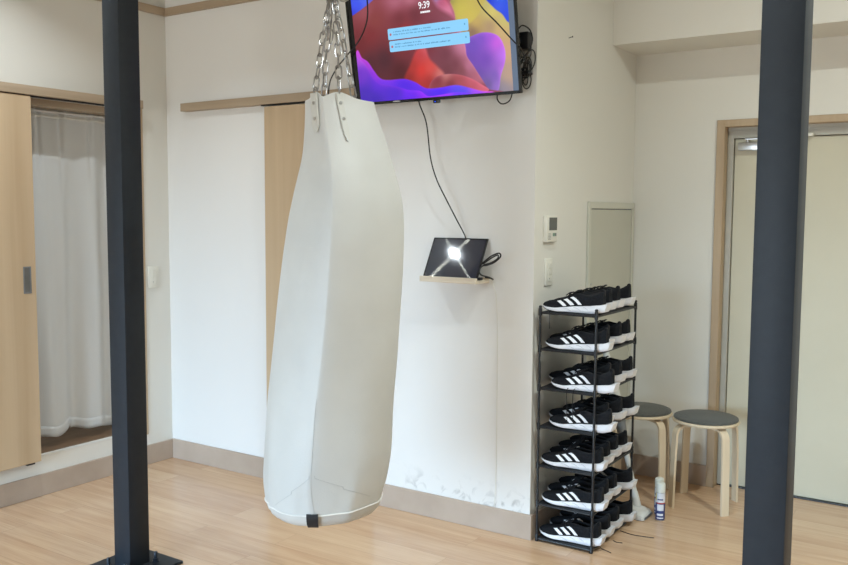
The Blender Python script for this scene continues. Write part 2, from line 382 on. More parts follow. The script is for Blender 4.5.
# ------------------------------------------------------------------ the room
XL, YA, XB, YC = -3.946, 3.370, -1.641, 4.575      # left wall, main wall, side wall, alcove wall
CH = 2.92                                          # ceiling height
XR, YN = 2.6, -3.2                                 # unseen right wall and window wall
b = B(); box(b, XL-1.6, XR+.15, YN-.15, YC+.5, -.12, 0); struct('floor', b, M['floor'], smooth=0)
b = B(); box(b, XL-.15, XR+.15, YN-.15, YC+.5, CH, CH+.12); struct('ceiling', b, M['ceiling'], smooth=0)
# left wall with the raised opening behind the sliding door
OP0, OP1, OZ0, OZ1 = 1.70, 3.175, .205, 1.975
b = B()
box(b, XL-.12, XL, YN, OP0, 0, CH); box(b, XL-.12, XL, OP1, YA, 0, CH)
box(b, XL-.12, XL, OP0, OP1, 0, OZ0); box(b, XL-.12, XL, OP0, OP1, OZ1, CH)
struct('wall_left', b, M['wall_warm'], smooth=0)
b = B(); box(b, XL-.12, XB-.0006, YA, YA+.12, 0, CH); struct('wall_back', b, M['wall'], smooth=0)
b = B(); box(b, XB-.12, XB, YA+.0006, YC+.001, 0, CH); struct('wall_side', b, M['wall_warm'], smooth=0)
# alcove wall with the entrance opening
DX0, DX1, DZ = -1.205, -.16, 1.906
b = B(); box(b, XB-.12, DX0, YC, YC+.3, 0, CH); box(b, DX1, XR, YC, YC+.3, 0, CH); box(b, DX0, DX1, YC, YC+.3, DZ, CH)
box(b, DX0-.1, DX1+.1, YC+.301, YC+.36, 0, DZ+.1); struct('wall_alcove', b, M['wall_warm'], smooth=0)  # first box: unseen slab added behind the door to block daylight at its edges
b = B(); box(b, XR, XR+.12, YN, YC, 0, CH); struct('wall_right', b, M['wall'], smooth=0)
# window wall behind the viewer, one wide window
W = [(-3.75, -.95, .06, 2.10)]
b = B()
xs = [XL-.12, W[0][0], W[0][1], XR+.12]
for i in (0, 2): box(b, xs[i], xs[i+1], YN-.12, YN, 0, CH)
for x0, x1, z0, z1 in W: box(b, x0, x1, YN-.12, YN, 0, z0); box(b, x0, x1, YN-.12, YN, z1, CH)
struct('wall_front', b, M['wall'], smooth=0)
for i, (x0, x1, z0, z1) in enumerate(W):
    b = B()
    for q in (x0, (x0+x1)/2-.025, x1-.05): box(b, q, q+.05, YN-.09, YN-.03, z0, z1)
    for q in (z0, z1-.05): box(b, x0+.05, x1-.05, YN-.09, YN-.03, q, q+.05)
    w = struct('window_%d' % (i+1), b, M['metal_grey'], smooth=0)
    b = B(); box(b, x0+.05, x1-.05, YN-.064, YN-.058, z0+.05, z1-.05); obj('pane', b, M['glass'], w, smooth=0)
# low beam over the entrance alcove
b = B(); box(b, XB, XR, 4.23, YC, 2.27, CH); struct('wall_beam', b, M['wall_warm'], smooth=0)
# baseboards
b = B(); box(b, XL, XL+.012, YN, YA, 0, .110, .002, 1); struct('baseboard_left', b, M['base'])
b = B(); box(b, XL+.012, XB+.012, YA-.012, YA, 0, .112, .002, 1); struct('baseboard_back', b, M['base'])
b = B(); box(b, XB, XB+.012, YA, YC-.012, 0, .112, .002, 1); struct('baseboard_side', b, M['base'])
b = B(); box(b, XB, DX0, YC-.012, YC, 0, .112, .002, 1); box(b, DX1, XR, YC-.012, YC, 0, .112, .002, 1); struct('baseboard_alcove', b, M['base'])
# picture rails high on the walls
b = B(); box(b, XL, XB-.9, YA-.022, YA, 2.514, 2.556, .002, 1); struct('trim_1', b, M['rail'])
b = B(); box(b, XL, XL+.022, YN, YA-.022, 2.514, 2.556, .002, 1); struct('trim_2', b, M['railY'])
# sliding door track on the back wall
b = B(); box(b, -3.784, -2.44, YA-.045, YA, 1.977, 2.020, .0015, 1)
t3 = struct('trim_3', b, M['rail'])
b = B(); box(b, -3.19, -2.46, YA-.034, YA-.014, 1.9705, 1.977); obj('track_groove', b, M['black'], t3, smooth=0)
# beige sliding panel hanging from it
b = B(); box(b, -3.163, -2.50, YA-.040, YA-.008, .1125, 1.965, .002, 1); struct('door_2', b, M['door'])
# header over the left opening, its track slot, jamb
b = B(); box(b, XL, -3.868, 1.0, 3.145, 1.978, 2.022, .0015, 1)
h = struct('trim_4', b, M['railY'])
b = B(); box(b, -3.905, -3.885, 1.02, 3.13, 1.9705, 1.978); obj('track_groove', b, M['black'], h, smooth=0)
b = B(); box(b, XL-.12, XL-.005, OP0, OP1-.001, 1.942, 1.975, .001, 1); struct('trim_5', b, M['railY'])
b = B(); box(b, XL-.1, XL+.006, 3.172, 3.196, .172, 2.022, .001, 1); struct('trim_6', b, M['casing'])
b = B(); box(b, XL-.014, XL+.002, OP0, 3.172, .199, .2085, .001, 1); struct('trim_7', b, M['whiteplastic'])
# sliding door leaf in front of the opening
b = B(); box(b, -3.908, -3.875, 1.55, 2.492, .197, 1.973, .002, 1); d1 = struct('door_1', b, M['door'])
b = B()                                              # recessed pull
x = -3.875
for y0, y1, z0, z1 in ((2.425, 2.465, 1.03, 1.036), (2.425, 2.465, 1.154, 1.16), (2.425, 2.431, 1.036, 1.154), (2.459, 2.465, 1.036, 1.154)):
    box(b, x, x+.003, y0, y1, z0, z1)
hp = obj('door_pull', b, M['greyplastic'], d1, smooth=0)
b = B(); box(b, x, x+.001, 2.431, 2.459, 1.036, 1.154); obj('pull_recess', b, noisy('recess_metal', lin(120, 120, 118), lin(110, 110, 108), .35, 20, metal=.7), hp, smooth=0)
b = B(); box(b, -3.90, -3.88, 2.42, 2.46, .188, .197); obj('floor_guide', b, M['black'], d1, smooth=0)
# little room beyond the opening
b = B(); box(b, XL-1.5, XL-.12, .9, YA+.1, 0, .2); box(b, XL-.12, XL-.014, OP0, OP1, .2051, .2075); o = struct('floor_backroom', b, M['darkfloor'], smooth=0)
b = B()
box(b, XL-1.6, XL-1.5, .9, YA+.12, 0, CH); box(b, XL-1.5, XL-.12, .8, .9, 0, CH); box(b, XL-1.5, XL-.12, YA+.1, YA+.2, 0, CH); box(b, XL-1.5, XL-.15, .9, YA+.1, 2.5, 2.6)
struct('wall_backroom', b, M['wall_warm'], smooth=0)

# white sheer curtain in the opening
def curtain():
    t = thing('curtain', 'white sheer curtain with a wavy hem hanging in the raised doorway', 'curtain', (-4.05, 2.42, 0))
    def yx(u):   # u along the rail 0..1 -> local y and fold offset at the top and at the bottom
        return u
    pin = [0, .13, .262, .42, .60, .78]
    def surf(u, v):      # v 0 bottom .. 1 top
        y = u*.76
        seg = 5.0
        ft = math.sin(u*2*PI*4.6+.6)*.010*(1.1-v*.3)
        fb = math.sin(u*2*PI*3.1+1.3+.5*math.sin(u*9))*.028+math.sin(u*2*PI*7.3)*.006
        s = v**1.6
        # pinch pleats near the heading
        pl = 0
        for c in (.225, .29, .455, .675, .81): pl += math.exp(-((u-c)/.018)**2)
        fold = fb*(1-s)+ft*s - pl*.016*min(1, max(0, (v-.72)/.2))
        drag = .010*math.sin(u*25+v*6)*math.sin(v*PI)*.5
        return (fold+drag, y, v)
    def sheet(v0, v1, nz, off, th_mat, name, z_lo=.27, z_hi=1.955):
        b = B(); nu = 150; rows = []
        for j in range(nz+1):
            v = v0+(v1-v0)*j/nz; r = []
            for i in range(nu+1):
                u = i/nu; x, y, _ = surf(u, v)
                hem = .012*math.sin(u*13+.8)+.008*math.sin(u*29)-(.014 if u > .49 else 0)*1.0
                z = z_lo+(z_hi-z_lo)*v+hem*(1-v)**3
                r.append(b.verts.new((x+off, y, z)))
            rows.append(r)
        for a, c in zip(rows, rows[1:]):
            for i in range(nu): b.faces.new((a[i], a[i+1], c[i+1], c[i]))
        o = obj(name, b, th_mat, t, smooth=0)
        for p in o.data.polygons: p.use_smooth = True
        sm = o.modifiers.new('thick', 'SOLIDIFY'); sm.thickness = .0012
        return o
    sheet(0, 1, 40, 0, M['sheer'], 'curtain_cloth')
    sheet(0, .032, 3, .0022, M['sheer'], 'hem')
    sheet(.966, .975, 1, .003, M['seam'], 'heading_tape')
    b = B(); cyl(b, (0, -.5, 1.93), (0, .75, 1.93), .006); obj('curtain_rod', b, M['whiteplastic'], t)
curtain()

# entrance door
b = B()
fw = .040
box(b, DX0, DX0+fw, YC-.012, YC+.055, 0, DZ, .002, 1); box(b, DX1-fw, DX1, YC-.012, YC+.055, 0, DZ, .002, 1)
box(b, DX0+fw, DX1-fw, YC-.012, YC+.055, DZ-.036, DZ, .002, 1)
struct('trim_8', b, M['casing'])
b = B()
x0, x1 = DX0+fw, DX1-fw
box(b, x0, x0+.030, YC+.055, YC+.105, 0, DZ-.036, .001, 1); box(b, x1-.03, x1, YC+.055, YC+.105, 0, DZ-.036, .001, 1); box(b, x0+.03, x1-.03, YC+.055, YC+.105, DZ-.090, DZ-.036, .001, 1)
box(b, x0, x1, YC+.045, YC+.105, DZ-.052, DZ-.036)
f3 = struct('trim_9', b, M['metal_grey'])
b = B(); box(b, x0+.033, x1-.033, YC+.073, YC+.113, .008, DZ-.093, .001, 1); d3 = struct('door_3', b, M['cream'])
b = B(); box(b, x0, x1, YC+.055, YC+.115, 0, .007); obj('threshold', b, M['black'], f3, smooth=0)
b = B(); box(b, x0+.055, x0+.215, YC+.033, YC+.073, 1.752, 1.792, .003, 2); cl = obj('door_closer', b, M['chrome'], d3)
b = B(); cyl(b, (x0+.10, YC+.045, 1.792), (x0+.10, YC+.045, 1.806), .008); box(b, x0+.09, x0+.38, YC+.035, YC+.051, 1.806, 1.811); obj('closer_arm', b, M['chrome'], cl)
b = B(); box(b, x0+.33, x0+.41, YC+.021, YC+.055, 1.811, 1.826, .002, 1); obj('closer_bracket', b, M['ivory'], f3)
b = B()
box(b, x1-.12, x1-.06, YC+.065, YC+.073, .88, 1.08, .003, 2); cyl(b, (x1-.09, YC+.073, 1.0), (x1-.09, YC+.015, 1.0), .010); cyl(b, (x1-.09, YC+.021, 1.0), (x1-.20, YC+.021, 1.0), .009)
obj('door_handle', b, M['chrome'], d3)

# inspection cabinet flush with the side wall
t = thing('wall_cabinet', 'pale grey steel inspection panel set in the side wall above the shoe rack', 'panel', (XB, 3.940, 0))
b = B(); z0, z1, w = .30, 1.486, .628
for a in ((0, .030, z0, z1), (w-.030, w, z0, z1)): box(b, .0005, .012, a[0], a[1], a[2], a[3], .001, 1)
box(b, .0005, .012, .030, w-.030, z0, z0+.03, .001, 1); box(b, .0005, .012, .030, w-.030, z1-.032, z1, .001, 1)
obj('frame', b, M['cabf'], t)
b = B(); box(b, .0005, .007, .034, w-.034, z0+.034, z1-.037, .001, 1); p = obj('panel_door', b, M['cab'], t)
b = B(); cyl(b, (.006, .052, 1.085), (.010, .052, 1.085), .006); obj('lock', b, M['chrome'], p)
b = B(); box(b, .0003, .0052, .030, w-.030, z0+.030, z1-.032); obj('shadow_gap', b, M['greyplastic'], t, smooth=0)

# video intercom
t = thing('intercom', 'white video intercom with a grey screen on the side wall', 'intercom', (XB, 3.508, 1.303))
b = B(); box(b, 0, .020, -.055, .055, 0, .116, .004, 3); bd = obj('housing', b, M['ivory'], t)
b = B(); box(b, .020, .0212, -.032, .047, .052, .108, .0004, 1); obj('screen', b, M['display'], t)
b = B()
box(b, .020, .0225, .006, .022, .026, .040, .0005, 1); obj('talk_button', b, noisy('green_button', lin(120, 150, 130), lin(110, 140, 120), .4), t)
b = B(); box(b, .020, .0222, .027, .040, .026, .040, .0005, 1); obj('monitor_button', b, M['greyplastic'], t)
b = B()
for k in range(5): box(b, .020, .0208, -.040, -.015, .012+k*.006, .014+k*.006)
obj('speaker_grille', b, M['greyplastic'], t, smooth=0)

def switch(name, label, loc, rotz, n=3, h=.12):
    t = thing(name, label, 'light switch', loc, rotz)
    b = B(); box(b, 0, .008, -.036, .036, 0, h, .002, 2); obj('plate', b, M['ivory'], t)
    for k in range(n):
        b = B(); z = .018+k*(h-.036)/n; box(b, .008, .0115, -.013, .015, z+.001, z+(h-.036)/n-.001, .001, 1)
        obj('rocker', b, M['ivory'], t)
    b = B(); box(b, .0115, .0122, -.008, -.004, .03, .034); obj('indicator', b, M['greyplastic'], t, smooth=0)
    return t
switch('light_switch', 'white triple light switch on the side wall under the intercom', (XB, 3.510, 1.111), 0)
switch('light_switch', 'white light switch on the left wall in the corner beside the doorway', (XL, 3.250, 1.0), 0, 2)

# little nail in the side wall
b = B(); cyl(b, (0, 0, 0), (.018, 0, .004), .0015, 8); cyl(b, (.018, 0, .004), (.020, 0, .0045), .004, 8); 
tag(obj('wall_nail', b, M['black'], None, (XB, 3.69, 2.215)), 'small dark nail high on the side wall', 'nail')

# ------------------------------------------------------------------ steel posts
def post(label, x0, y0, w, ztop=CH):
    t = thing('steel_post', label, 'post', (x0+w/2, y0+w/2, 0))
    h = w/2; b = B(); box(b, -h, h, -h, h, .012, ztop, .003, 2); obj('column', b, M['post'], t)
    p = .140
    b = B(); box(b, -p, p, -p, p, 0, .012, .002, 1); bp = obj('base_plate', b, M['post'], t)
    for sx in (-1, 1):
        for sy in (-1, 1):
            b = B(); cx, cy = sx*.052, sy*.074
            lathe(b, [(.015, .012), (.015, .014), (.014, .0145)], cx, cy, 20)
            lathe(b, [(.012, .0145), (.012, .026)], cx, cy, 6)
            lathe(b, [(.0075, .026), (.0075, .050), (.0065, .052)], cx, cy, 12)
            obj('anchor_bolt', b, M['bolt'], t)
    b = B(); box(b, -p, p, -p, p, CH-.012, CH, .002, 1); obj('top_plate', b, M['post'], t)
    b = B()
    for s in (-1, 1):
        for q in (0, 1):
            r = [Vector((s*h, 0, .012)), Vector((s*(h+.006), 0, .012)), Vector((s*h, 0, .018))]
            if q: r = [Vector((-v.y, v.x, v.z)) for v in r]
            ax = Vector((0, 1, 0)) if not q else Vector((1, 0, 0))
            loft(b, [[v-ax*h for v in r], [v+ax*h for v in r]])
    obj('weld_bead', b, M['bolt'], t)
    return t
post('slate grey square steel post bolted to the floor at the left, before the curtain', -2.883, 2.158, .0955)
post('slate grey square steel post at the right, before the entrance door', -.5175, 2.345, .104)

# ------------------------------------------------------------------ punching bag (local x: across, local -y: towards the room's viewer side)
def interp(tab, z):
    tab = sorted(tab)
    if z <= tab[0][0]: return tab[0][1]
    for (a, va), (c, vc) in zip(tab, tab[1:]):
        if z <= c:
            t = (z-a)/(c-a); return va+(vc-va)*t
    return tab[-1][1]
BL = [(.465, -.190), (.52, -.200), (.633, -.197), (.803, -.187), (.971, -.165), (1.138, -.144), (1.30, -.124), (1.416, -.109), (1.52, -.087), (1.609, -.066), (1.72, -.058), (1.80, -.056)]
BR = [(.465, .196), (.52, .217), (.628, .236), (.794, .241), (.966, .252), (1.136, .260), (1.304, .268), (1.40, .270), (1.466, .268), (1.55, .246), (1.649, .218), (1.72, .192), (1.80, .166)]
BC = [(.40, -.02), (.563, -.041), (.80, -.025), (1.144, .011), (1.34, .025), (1.476, .032), (1.587, .026), (1.756, .003), (1.80, -.002)]
BY = [(.465, .188), (.60, .200), (1.0, .205), (1.35, .205), (1.55, .175), (1.70, .135), (1.80, .115)]
def bag():
    t = thing('punching_bag', 'tall off white punching bag hanging on chains in the middle of the room', 'punching bag', (-1.86, 2.23, 0), math.radians(40))
    n = 96
    def smooth_tab(tab, z): return (interp(tab, z-.035)+interp(tab, z-.0175)+interp(tab, z)+interp(tab, z+.0175)+interp(tab, z+.035))/5
    def ring(z, sc=1.0, zoff=None, wr=1.0):
        L, R, Cc, Y = (smooth_tab(q, z) for q in (BL, BR, BC, BY))
        Cc = L+(R-L)*max(.22, min(.6, (Cc-L)/(R-L)))
        k = max(0, min(1, (z-.5)/.9))         # 0 at the bottom (round) .. 1 above (creased)
        e = 1.12+.40*min(1, k*1.6)
        out = []
        for i in range(n):
            th = 2*PI*i/n; c, s = math.cos(th), math.sin(th)
            if s < 0:                       # viewer side
                hx = (R-Cc) if c > 0 else (Cc-L)
                x = Cc+hx*math.copysign(abs(c)**e, c); y = -Y*abs(s)**(e*.95)
            else:
                x = (L+R)/2+(R-L)/2*c; y = Y*.95*s
                w = abs(c)**3; 
            # soft wrinkles
            p = Vector((math.cos(th)*1.1, math.sin(th)*1.1, z*1.2))
            d = noise.noise(p*1.7)*.008*wr
            fold = math.sin(th*11+noise.noise(p*2)*4)*.0035*max(0, 1-(z-.46)/.16)*wr
            fold += math.sin(th*7+z*9)*.002*max(0, (z-1.55)/.25)
            m = 1+(d+fold)/.2
            cx = (L+R)/2
            x = cx+(x-cx)*m; y *= m
            out.append(Vector((cx+(x-cx)*sc, y*sc, z if zoff is None else zoff)))
        return out
    rings = []
    for sc, zz in ((.05, .412), (.45, .408), (.72, .413), (.88, .424), (.965, .441)):
        rings.append(ring(.465, sc, zz, .6))
    zs = [.465+(1.785-.465)*j/84 for j in range(85)]
    for z in zs: rings.append(ring(z))
    # rim, pulled up where the tabs hang
    tabs_th = [math.radians(a) for a in (-122, -62, 62, 118)]
    top = ring(1.79)
    def lift(i):
        th = 2*PI*i/n-PI*2*(i > n/2)
        return sum(.020*math.exp(-((((th-a+PI) % (2*PI))-PI)/.28)**2) for a in tabs_th)
    rings.append([v+Vector((0, 0, lift(i)*.9)) for i, v in enumerate(top)])
    inn = ring(1.79, .93)
    rings.append([v+Vector((0, 0, lift(i)*.9)) for i, v in enumerate(inn)])
    rings.append([Vector((v.x, v.y, 1.755)) for v in ring(1.76, .90)])
    b = B(); loft(b, rings); body = obj('bag_body', b, M['canvas'], t, smooth=60)
    # piping round the bottom
    b = B(); tube(b, [v+Vector((0, 0, 0)) for v in ring(.465, 1.003)], .0027, 8, closed=True); obj('bottom_piping', b, M['seam'], t)
    # stitched seam down the ridge on the lower half
    b = B(); pts = []
    def ridge(z):
        r = ring(z); i = int(n*.75); return r[i]
    tube(b, [ridge(.468+j*.0165)+Vector((0, -.0006, 0)) for j in range(24)], .0006, 6); obj('seam_stitching', b, M['stitch'], body)
    # reinforcing stitch lines at the bottom
    b = B()
    for dx, zz0, dz in ((-1, .60, -.12), (1, .60, -.10)):
        P = []
        for j in range(16):
            f = j/15; z = zz0+dz*f; r = ring(z); i = int(n*.75)+dx*int(1+f*13); P.append(r[i % n]*1.002)
            P[-1].z = z
        tube(b, P, .0008, 5)
    obj('seam_stitching', b, M['stitch'], body)
    # black loop at the bottom
    b = B(); P = []
    base = ring(.465)
    ii = 72
    prof = [(1.012, .474), (1.016, .465), (.985, .441), (.92, .427)]
    rr = []
    for sc, z in prof:
        r = ring(.465, sc, z, .6); a, c = r[ii-3], r[ii+1]
        nrm = Vector((0, -1, -.3)).normalized()
        rr.append([a+nrm*.002, c+nrm*.002, c+nrm*.0065, a+nrm*.0065])
    loft(b, rr); obj('black_tag', b, M['tag'], t, label='black fabric tag under the bottom piping')
    # hanging tabs with rivets and chains
    cen = Vector((.035, -.005, 2.13))
    def surf(th, z):
        r = ring(z); q = (th/(2*PI)*n) % n; i = int(q); f = q-i
        return r[i]*(1-f)+r[(i+1) % n]*f
    def link(b, mid, d, up, L=.046, w=.019, r=.0026):
        d = d.normalized(); u = (up-d*up.dot(d)).normalized(); P = []
        h = L/2-w/2
        for k in range(7):
            a = -PI/2+PI*k/6; P.append(mid+d*(h+math.cos(a)*w/2)+u*(math.sin(a)*w/2))
        for k in range(7):
            a = PI/2+PI*k/6; P.append(mid+d*(-h+math.cos(a)*w/2)+u*(math.sin(a)*w/2))
        tube(b, P, r, 6, closed=True)
    ends = []
    for q, th in enumerate(tabs_th):
        tabo = None
        zt = 1.79+.018
        rings_t = []; W_, LT = (.018, .011, .02, .02)[q], (.125, .15, .12, .12)[q]
        for j in range(9):
            f = j/8; z = zt-.004-LT*f
            c = surf(th, min(z, 1.80)); c = Vector((c.x, c.y, z))
            tg = (surf(th+.03, min(z, 1.8))-surf(th-.03, min(z, 1.8))); tg.z = 0; tg.normalize()
            nr = Vector((tg.y, -tg.x, 0))
            if nr.dot(Vector((c.x-.05, c.y, 0))) < 0: nr = -nr
            ww = W_*(1.0 if f < .72 else max(.18, math.sqrt(max(0, 1-((f-.72)/.3)**2))))
            rings_t.append([c-tg*ww+nr*.0012, c+tg*ww+nr*.0012, c+tg*ww*.93+nr*.0058, c-tg*ww*.93+nr*.0058])
        b = B(); loft(b, rings_t); tabo = obj('hanging_tab', b, M['canvas2'], t)
        for z in (zt-.035, zt-.085):
            c = surf(th, min(z, 1.79)); c = Vector((c.x, c.y, z))
            tg = (surf(th+.03, 1.75)-surf(th-.03, 1.75)).normalized(); nr = Vector((tg.y, -tg.x, 0))
            if nr.dot(Vector((c.x-.05, c.y, 0))) < 0: nr = -nr
            b = B(); cyl(b, c+nr*.004, c+nr*.0085, .0065, 14, .0045); obj('rivet', b, M['chrome'], tabo)
        c = surf(th, 1.79); c = Vector((c.x, c.y, zt+.002))
        inward = Vector((.05-c.x, -c.y, 0)).normalized()
        b = B(); tube(b, [c+inward*.004+Vector((math.cos(a)*.012*inward.x*0, 0, 0))+Vector((0, 0, math.sin(a)*.013))+inward*(math.cos(a)*.009) for a in [2*PI*k/14 for k in range(14)]], .0026, 6, closed=True)
        obj('tab_ring', b, M['steel'], tabo)
        st = c+inward*.004+Vector((0, 0, .008))
        off = Vector((math.cos(th), math.sin(th), 0))*.014
        knee = st.lerp(cen+off, .55)+Vector((0, 0, -.006))+off*.3
        path = smooth_path([st, knee, cen+off, cen+off*1.0+Vector((0, 0, .14))], 14)
        b = B(); pitch = .0375; acc = 0; last = path[0]; seg = []; need = pitch/2; tot = 0
        idx = 0; random.seed(20+q)
        for a, c2 in zip(path, path[1:]):
            d = c2-a; l = d.length
            while need <= l+tot:
                pos = a+d*((need-tot)/l); up = Vector((math.cos(.4+q), math.sin(.4+q), .1))
                up = up if idx % 2 == 0 else d.cross(up)
                up = Matrix.Rotation(random.uniform(-.35, .35), 3, d.normalized()) @ up
                link(b, pos, d, up); idx += 1; need += pitch
            tot += l
        obj('chain', b, M['steel'], t)
    # slack end of one chain doubled up, a snap ring, the ceiling hook
    b = B()
    for k in range(8):
        link(b, cen+Vector((-.018+.002*k, -.022, .10-.034*k)), Vector((.1, 0, 1)), Vector((1, .3*k, 0)) if k % 2 else Vector((.1, 1, 0)))
    obj('chain', b, M['steel'], t)
    b = B(); tube(b, [cen+Vector((.035+.022*math.cos(a), -.01, .005+.026*math.sin(a))) for a in [2*PI*k/24 for k in range(24)]], .0028, 8, closed=True); obj('snap_ring', b, M['steel'], t)
    b = B(); tube(b, [cen+Vector((.028*math.cos(a), 0, .165+.032*math.sin(a))) for a in [2*PI*k/24 for k in range(24)]], .005, 8, closed=True)
    cyl(b, cen+Vector((0, 0, .197)), Vector((cen.x, cen.y, CH-.02)), .006, 12); obj('hanging_rod', b, M['steel'], t)
    b = B(); lathe(b, [(.05, CH-.02), (.055, CH-.012), (.055, CH)], cen.x, cen.y, 24); obj('ceiling_flange', b, M['steel'], t)
bag()

# ------------------------------------------------------------------ television
TVO = Vector((-2.516, 3.262, 1.926)); TA = math.radians(9.8); TW, TH = .858, .490
tv = thing('television', 'wall mounted television showing a colourful wallpaper with the clock 9:39', 'television', TVO)
tv.rotation_euler = (TA, 0, 0)          # local: x across, z up the screen, -y out of the screen
b = B(); box(b, 0, TW, .004, .016, -.004, TH, .003, 2); obj('casing', b, M['black'], tv)
b = B()
box(b, 0, .009, -.003, .004, 0, TH, .001, 1); box(b, TW-.009, TW, -.003, .004, 0, TH, .001, 1)
box(b, .009, TW-.009, -.003, .004, -.004, .009, .001, 1); box(b, .009, TW-.009, -.003, .004, TH-.009, TH, .001, 1)
obj('bezel', b, M['blackgloss'], tv)
b = B(); box(b, .12, .74, .0165, .062, .05, .42, .012, 3); obj('rear_housing', b, M['black'], tv)
b = B(); box(b, .425, .458, -.001, .012, -.018, -.003, .003, 2); sn = obj('remote_sensor', b, M['blackgloss'], tv)
b = B(); box(b, .434, .440, -.002, -.0008, -.013, -.009); obj('standby_light', b, emit('blue_led', lin(40, 90, 255), 1.5), sn, smooth=0)
b = B(); r = [( .234+.021*math.cos(a), -.0034, .0035+.0035*math.sin(a)) for a in [2*PI*k/24 for k in range(24)]]
loft(b, [r, [(x, -.0028, z) for x, _, z in r]]); obj('bezel_glint', b, M['chrome'], tv, label='small silver oval standing in for a highlight on the bottom bezel')  # bright oval modelled as the highlight on the bezel
b = B(); box(b, .009, .032, 0, .004, .009, TH-.009); obj('screen_border', b, M['tvdark'], tv, smooth=0)
mborder, nt, bb = new_mat('screen_side_strip')
bb.inputs['Base Color'].default_value = lin(30, 34, 42); bb.inputs['Roughness'].default_value = .2
bb.inputs['Emission Color'].default_value = lin(96, 112, 136); bb.inputs['Emission Strength'].default_value = .85
b = B(); box(b, .8225, TW-.009, 0, .004, .009, TH-.009); obj('screen_border', b, mborder, tv, smooth=0, label='dull blue grey strip down the right edge of the screen')

def srgb2lin(a):
    a = np.clip(a, 0, 255)/255.0
    return np.where(a <= .04045, a/12.92, ((a+.055)/1.055)**2.4)

def wallpaper():
    U0, U1, V0, V1 = .032, .8225, .009, .481
    nu, nv = 300, 180
    us = np.linspace(U0, U1, nu); vs = np.linspace(V0, V1, nv)
    UU, VV = np.meshgrid(us, vs)
    col = np.zeros((nv, nu, 3))
    def field(pts):
        num = 0; den = 0
        for (pu, pv, r, g, bl) in pts:
            w = 1/(((UU-pu)**2+(VV-pv)**2)+.0004)**1.35
            num = num+w[..., None]*np.array([r, g, bl], float); den = den+w
        return num/den[..., None]
    def mask(poly):
        P = [(p.x, p.y) for p in smooth_path([(a, c, 0) for a, c in poly], 6, closed=True)]
        inside = np.zeros(UU.shape, bool); dist = np.full(UU.shape, 9.0)
        for (x1, y1), (x2, y2) in zip(P, P[1:]+P[:1]):
            if y1 != y2:
                c = ((y1 > VV) != (y2 > VV)) & (UU < (x2-x1)*(VV-y1)/(y2-y1)+x1); inside ^= c
            dx, dy = x2-x1, y2-y1; L2 = dx*dx+dy*dy+1e-12
            t = np.clip(((UU-x1)*dx+(VV-y1)*dy)/L2, 0, 1)
            dist = np.minimum(dist, np.hypot(UU-x1-t*dx, VV-y1-t*dy))
        sd = np.where(inside, dist, -dist)
        return np.clip(sd/.003+.5, 0, 1), sd
    col = field(TV_C['base'])
    for nm in ('blueR', 'yellow', 'petal', 'red', 'pinkT', 'blueL', 'redB', 'band', 'blue1', 'blue2'):
        m_, sd = mask(TV_P[nm]); f = field(TV_C[nm])
        soft = {'pinkT': .02, 'redB': .014, 'yellow': .01}.get(nm)
        if soft: m_ = np.clip(sd/soft+.3, 0, 1)
        if nm in ('petal', 'band', 'red'):
            f = f+np.exp(-np.abs(sd)/.006)[..., None]*np.array([26, 18, 24])
        if nm in ('blue1', 'blue2'):
            f = f+np.exp(-np.abs(sd)/.010)[..., None]*np.array([34, 8, 16])
        col = col*(1-m_[..., None])+f*m_[..., None]
    rgb = srgb2lin(col)
    b = B(); V = [[b.verts.new((us[i], 0, vs[j])) for i in range(nu)] for j in range(nv)]
    for j in range(nv-1):
        for i in range(nu-1): b.faces.new((V[j][i], V[j][i+1], V[j+1][i+1], V[j+1][i]))
    m, nt, bs = new_mat('screen_picture')
    at = N(nt, 'ShaderNodeAttribute'); at.attribute_name = 'picture'
    bs.inputs['Base Color'].default_value = (.01, .01, .012, 1); bs.inputs['Roughness'].default_value = .25; bs.inputs['Specular IOR Level'].default_value = .3
    nt.links.new(at.outputs['Color'], bs.inputs['Emission Color']); bs.inputs['Emission Strength'].default_value = .95
    bmesh.ops.recalc_face_normals(b, faces=b.faces)
    me = bpy.data.meshes.new('screen'); b.to_mesh(me); b.free(); me.materials.append(m)
    ca = me.color_attributes.new('picture', 'FLOAT_COLOR', 'POINT')
    full = np.ones((nv*nu, 4), np.float32); full[:, :3] = rgb.reshape(-1, 3)
    co = np.empty(len(me.vertices)*3, np.float32); me.vertices.foreach_get('co', co); co = co.reshape(-1, 3)
    ii = np.rint((co[:, 0]-U0)/(U1-U0)*(nu-1)).astype(int); jj = np.rint((co[:, 2]-V0)/(V1-V0)*(nv-1)).astype(int)
    full[:, :3] = rgb[jj, ii]
    ca.data.foreach_set('color', full.ravel())
    o = bpy.data.objects.new('screen', me); COLL.objects.link(o); o.parent = tv
    return o
screen = wallpaper()
def card(u0, u1, v0, v1):
    b = B(); P = []; r = .006
    for cx, cz, a0 in ((u1-r, v1-r, 0), (u0+r, v1-r, 90), (u0+r, v0+r, 180), (u1-r, v0+r, 270)):
        for k in range(5):
            a = math.radians(a0+k*22.5); P.append((cx+r*math.cos(a), cz+r*math.sin(a)))
    loft(b, [[(x, -.0008, z) for x, z in P], [(x, -.0002, z) for x, z in P]])
    return obj('notification_card', b, M_card, screen, smooth=0)
M_card = emit('pale_blue_card', lin(140, 206, 246), 1.0)
M_txt = emit('card_grey_text', lin(96, 158, 205), .9)
M_dot = emit('card_red_icon', lin(190, 110, 120), .9)
M_white = emit('clock_white', lin(245, 245, 250), 1.0)
random.seed(3)
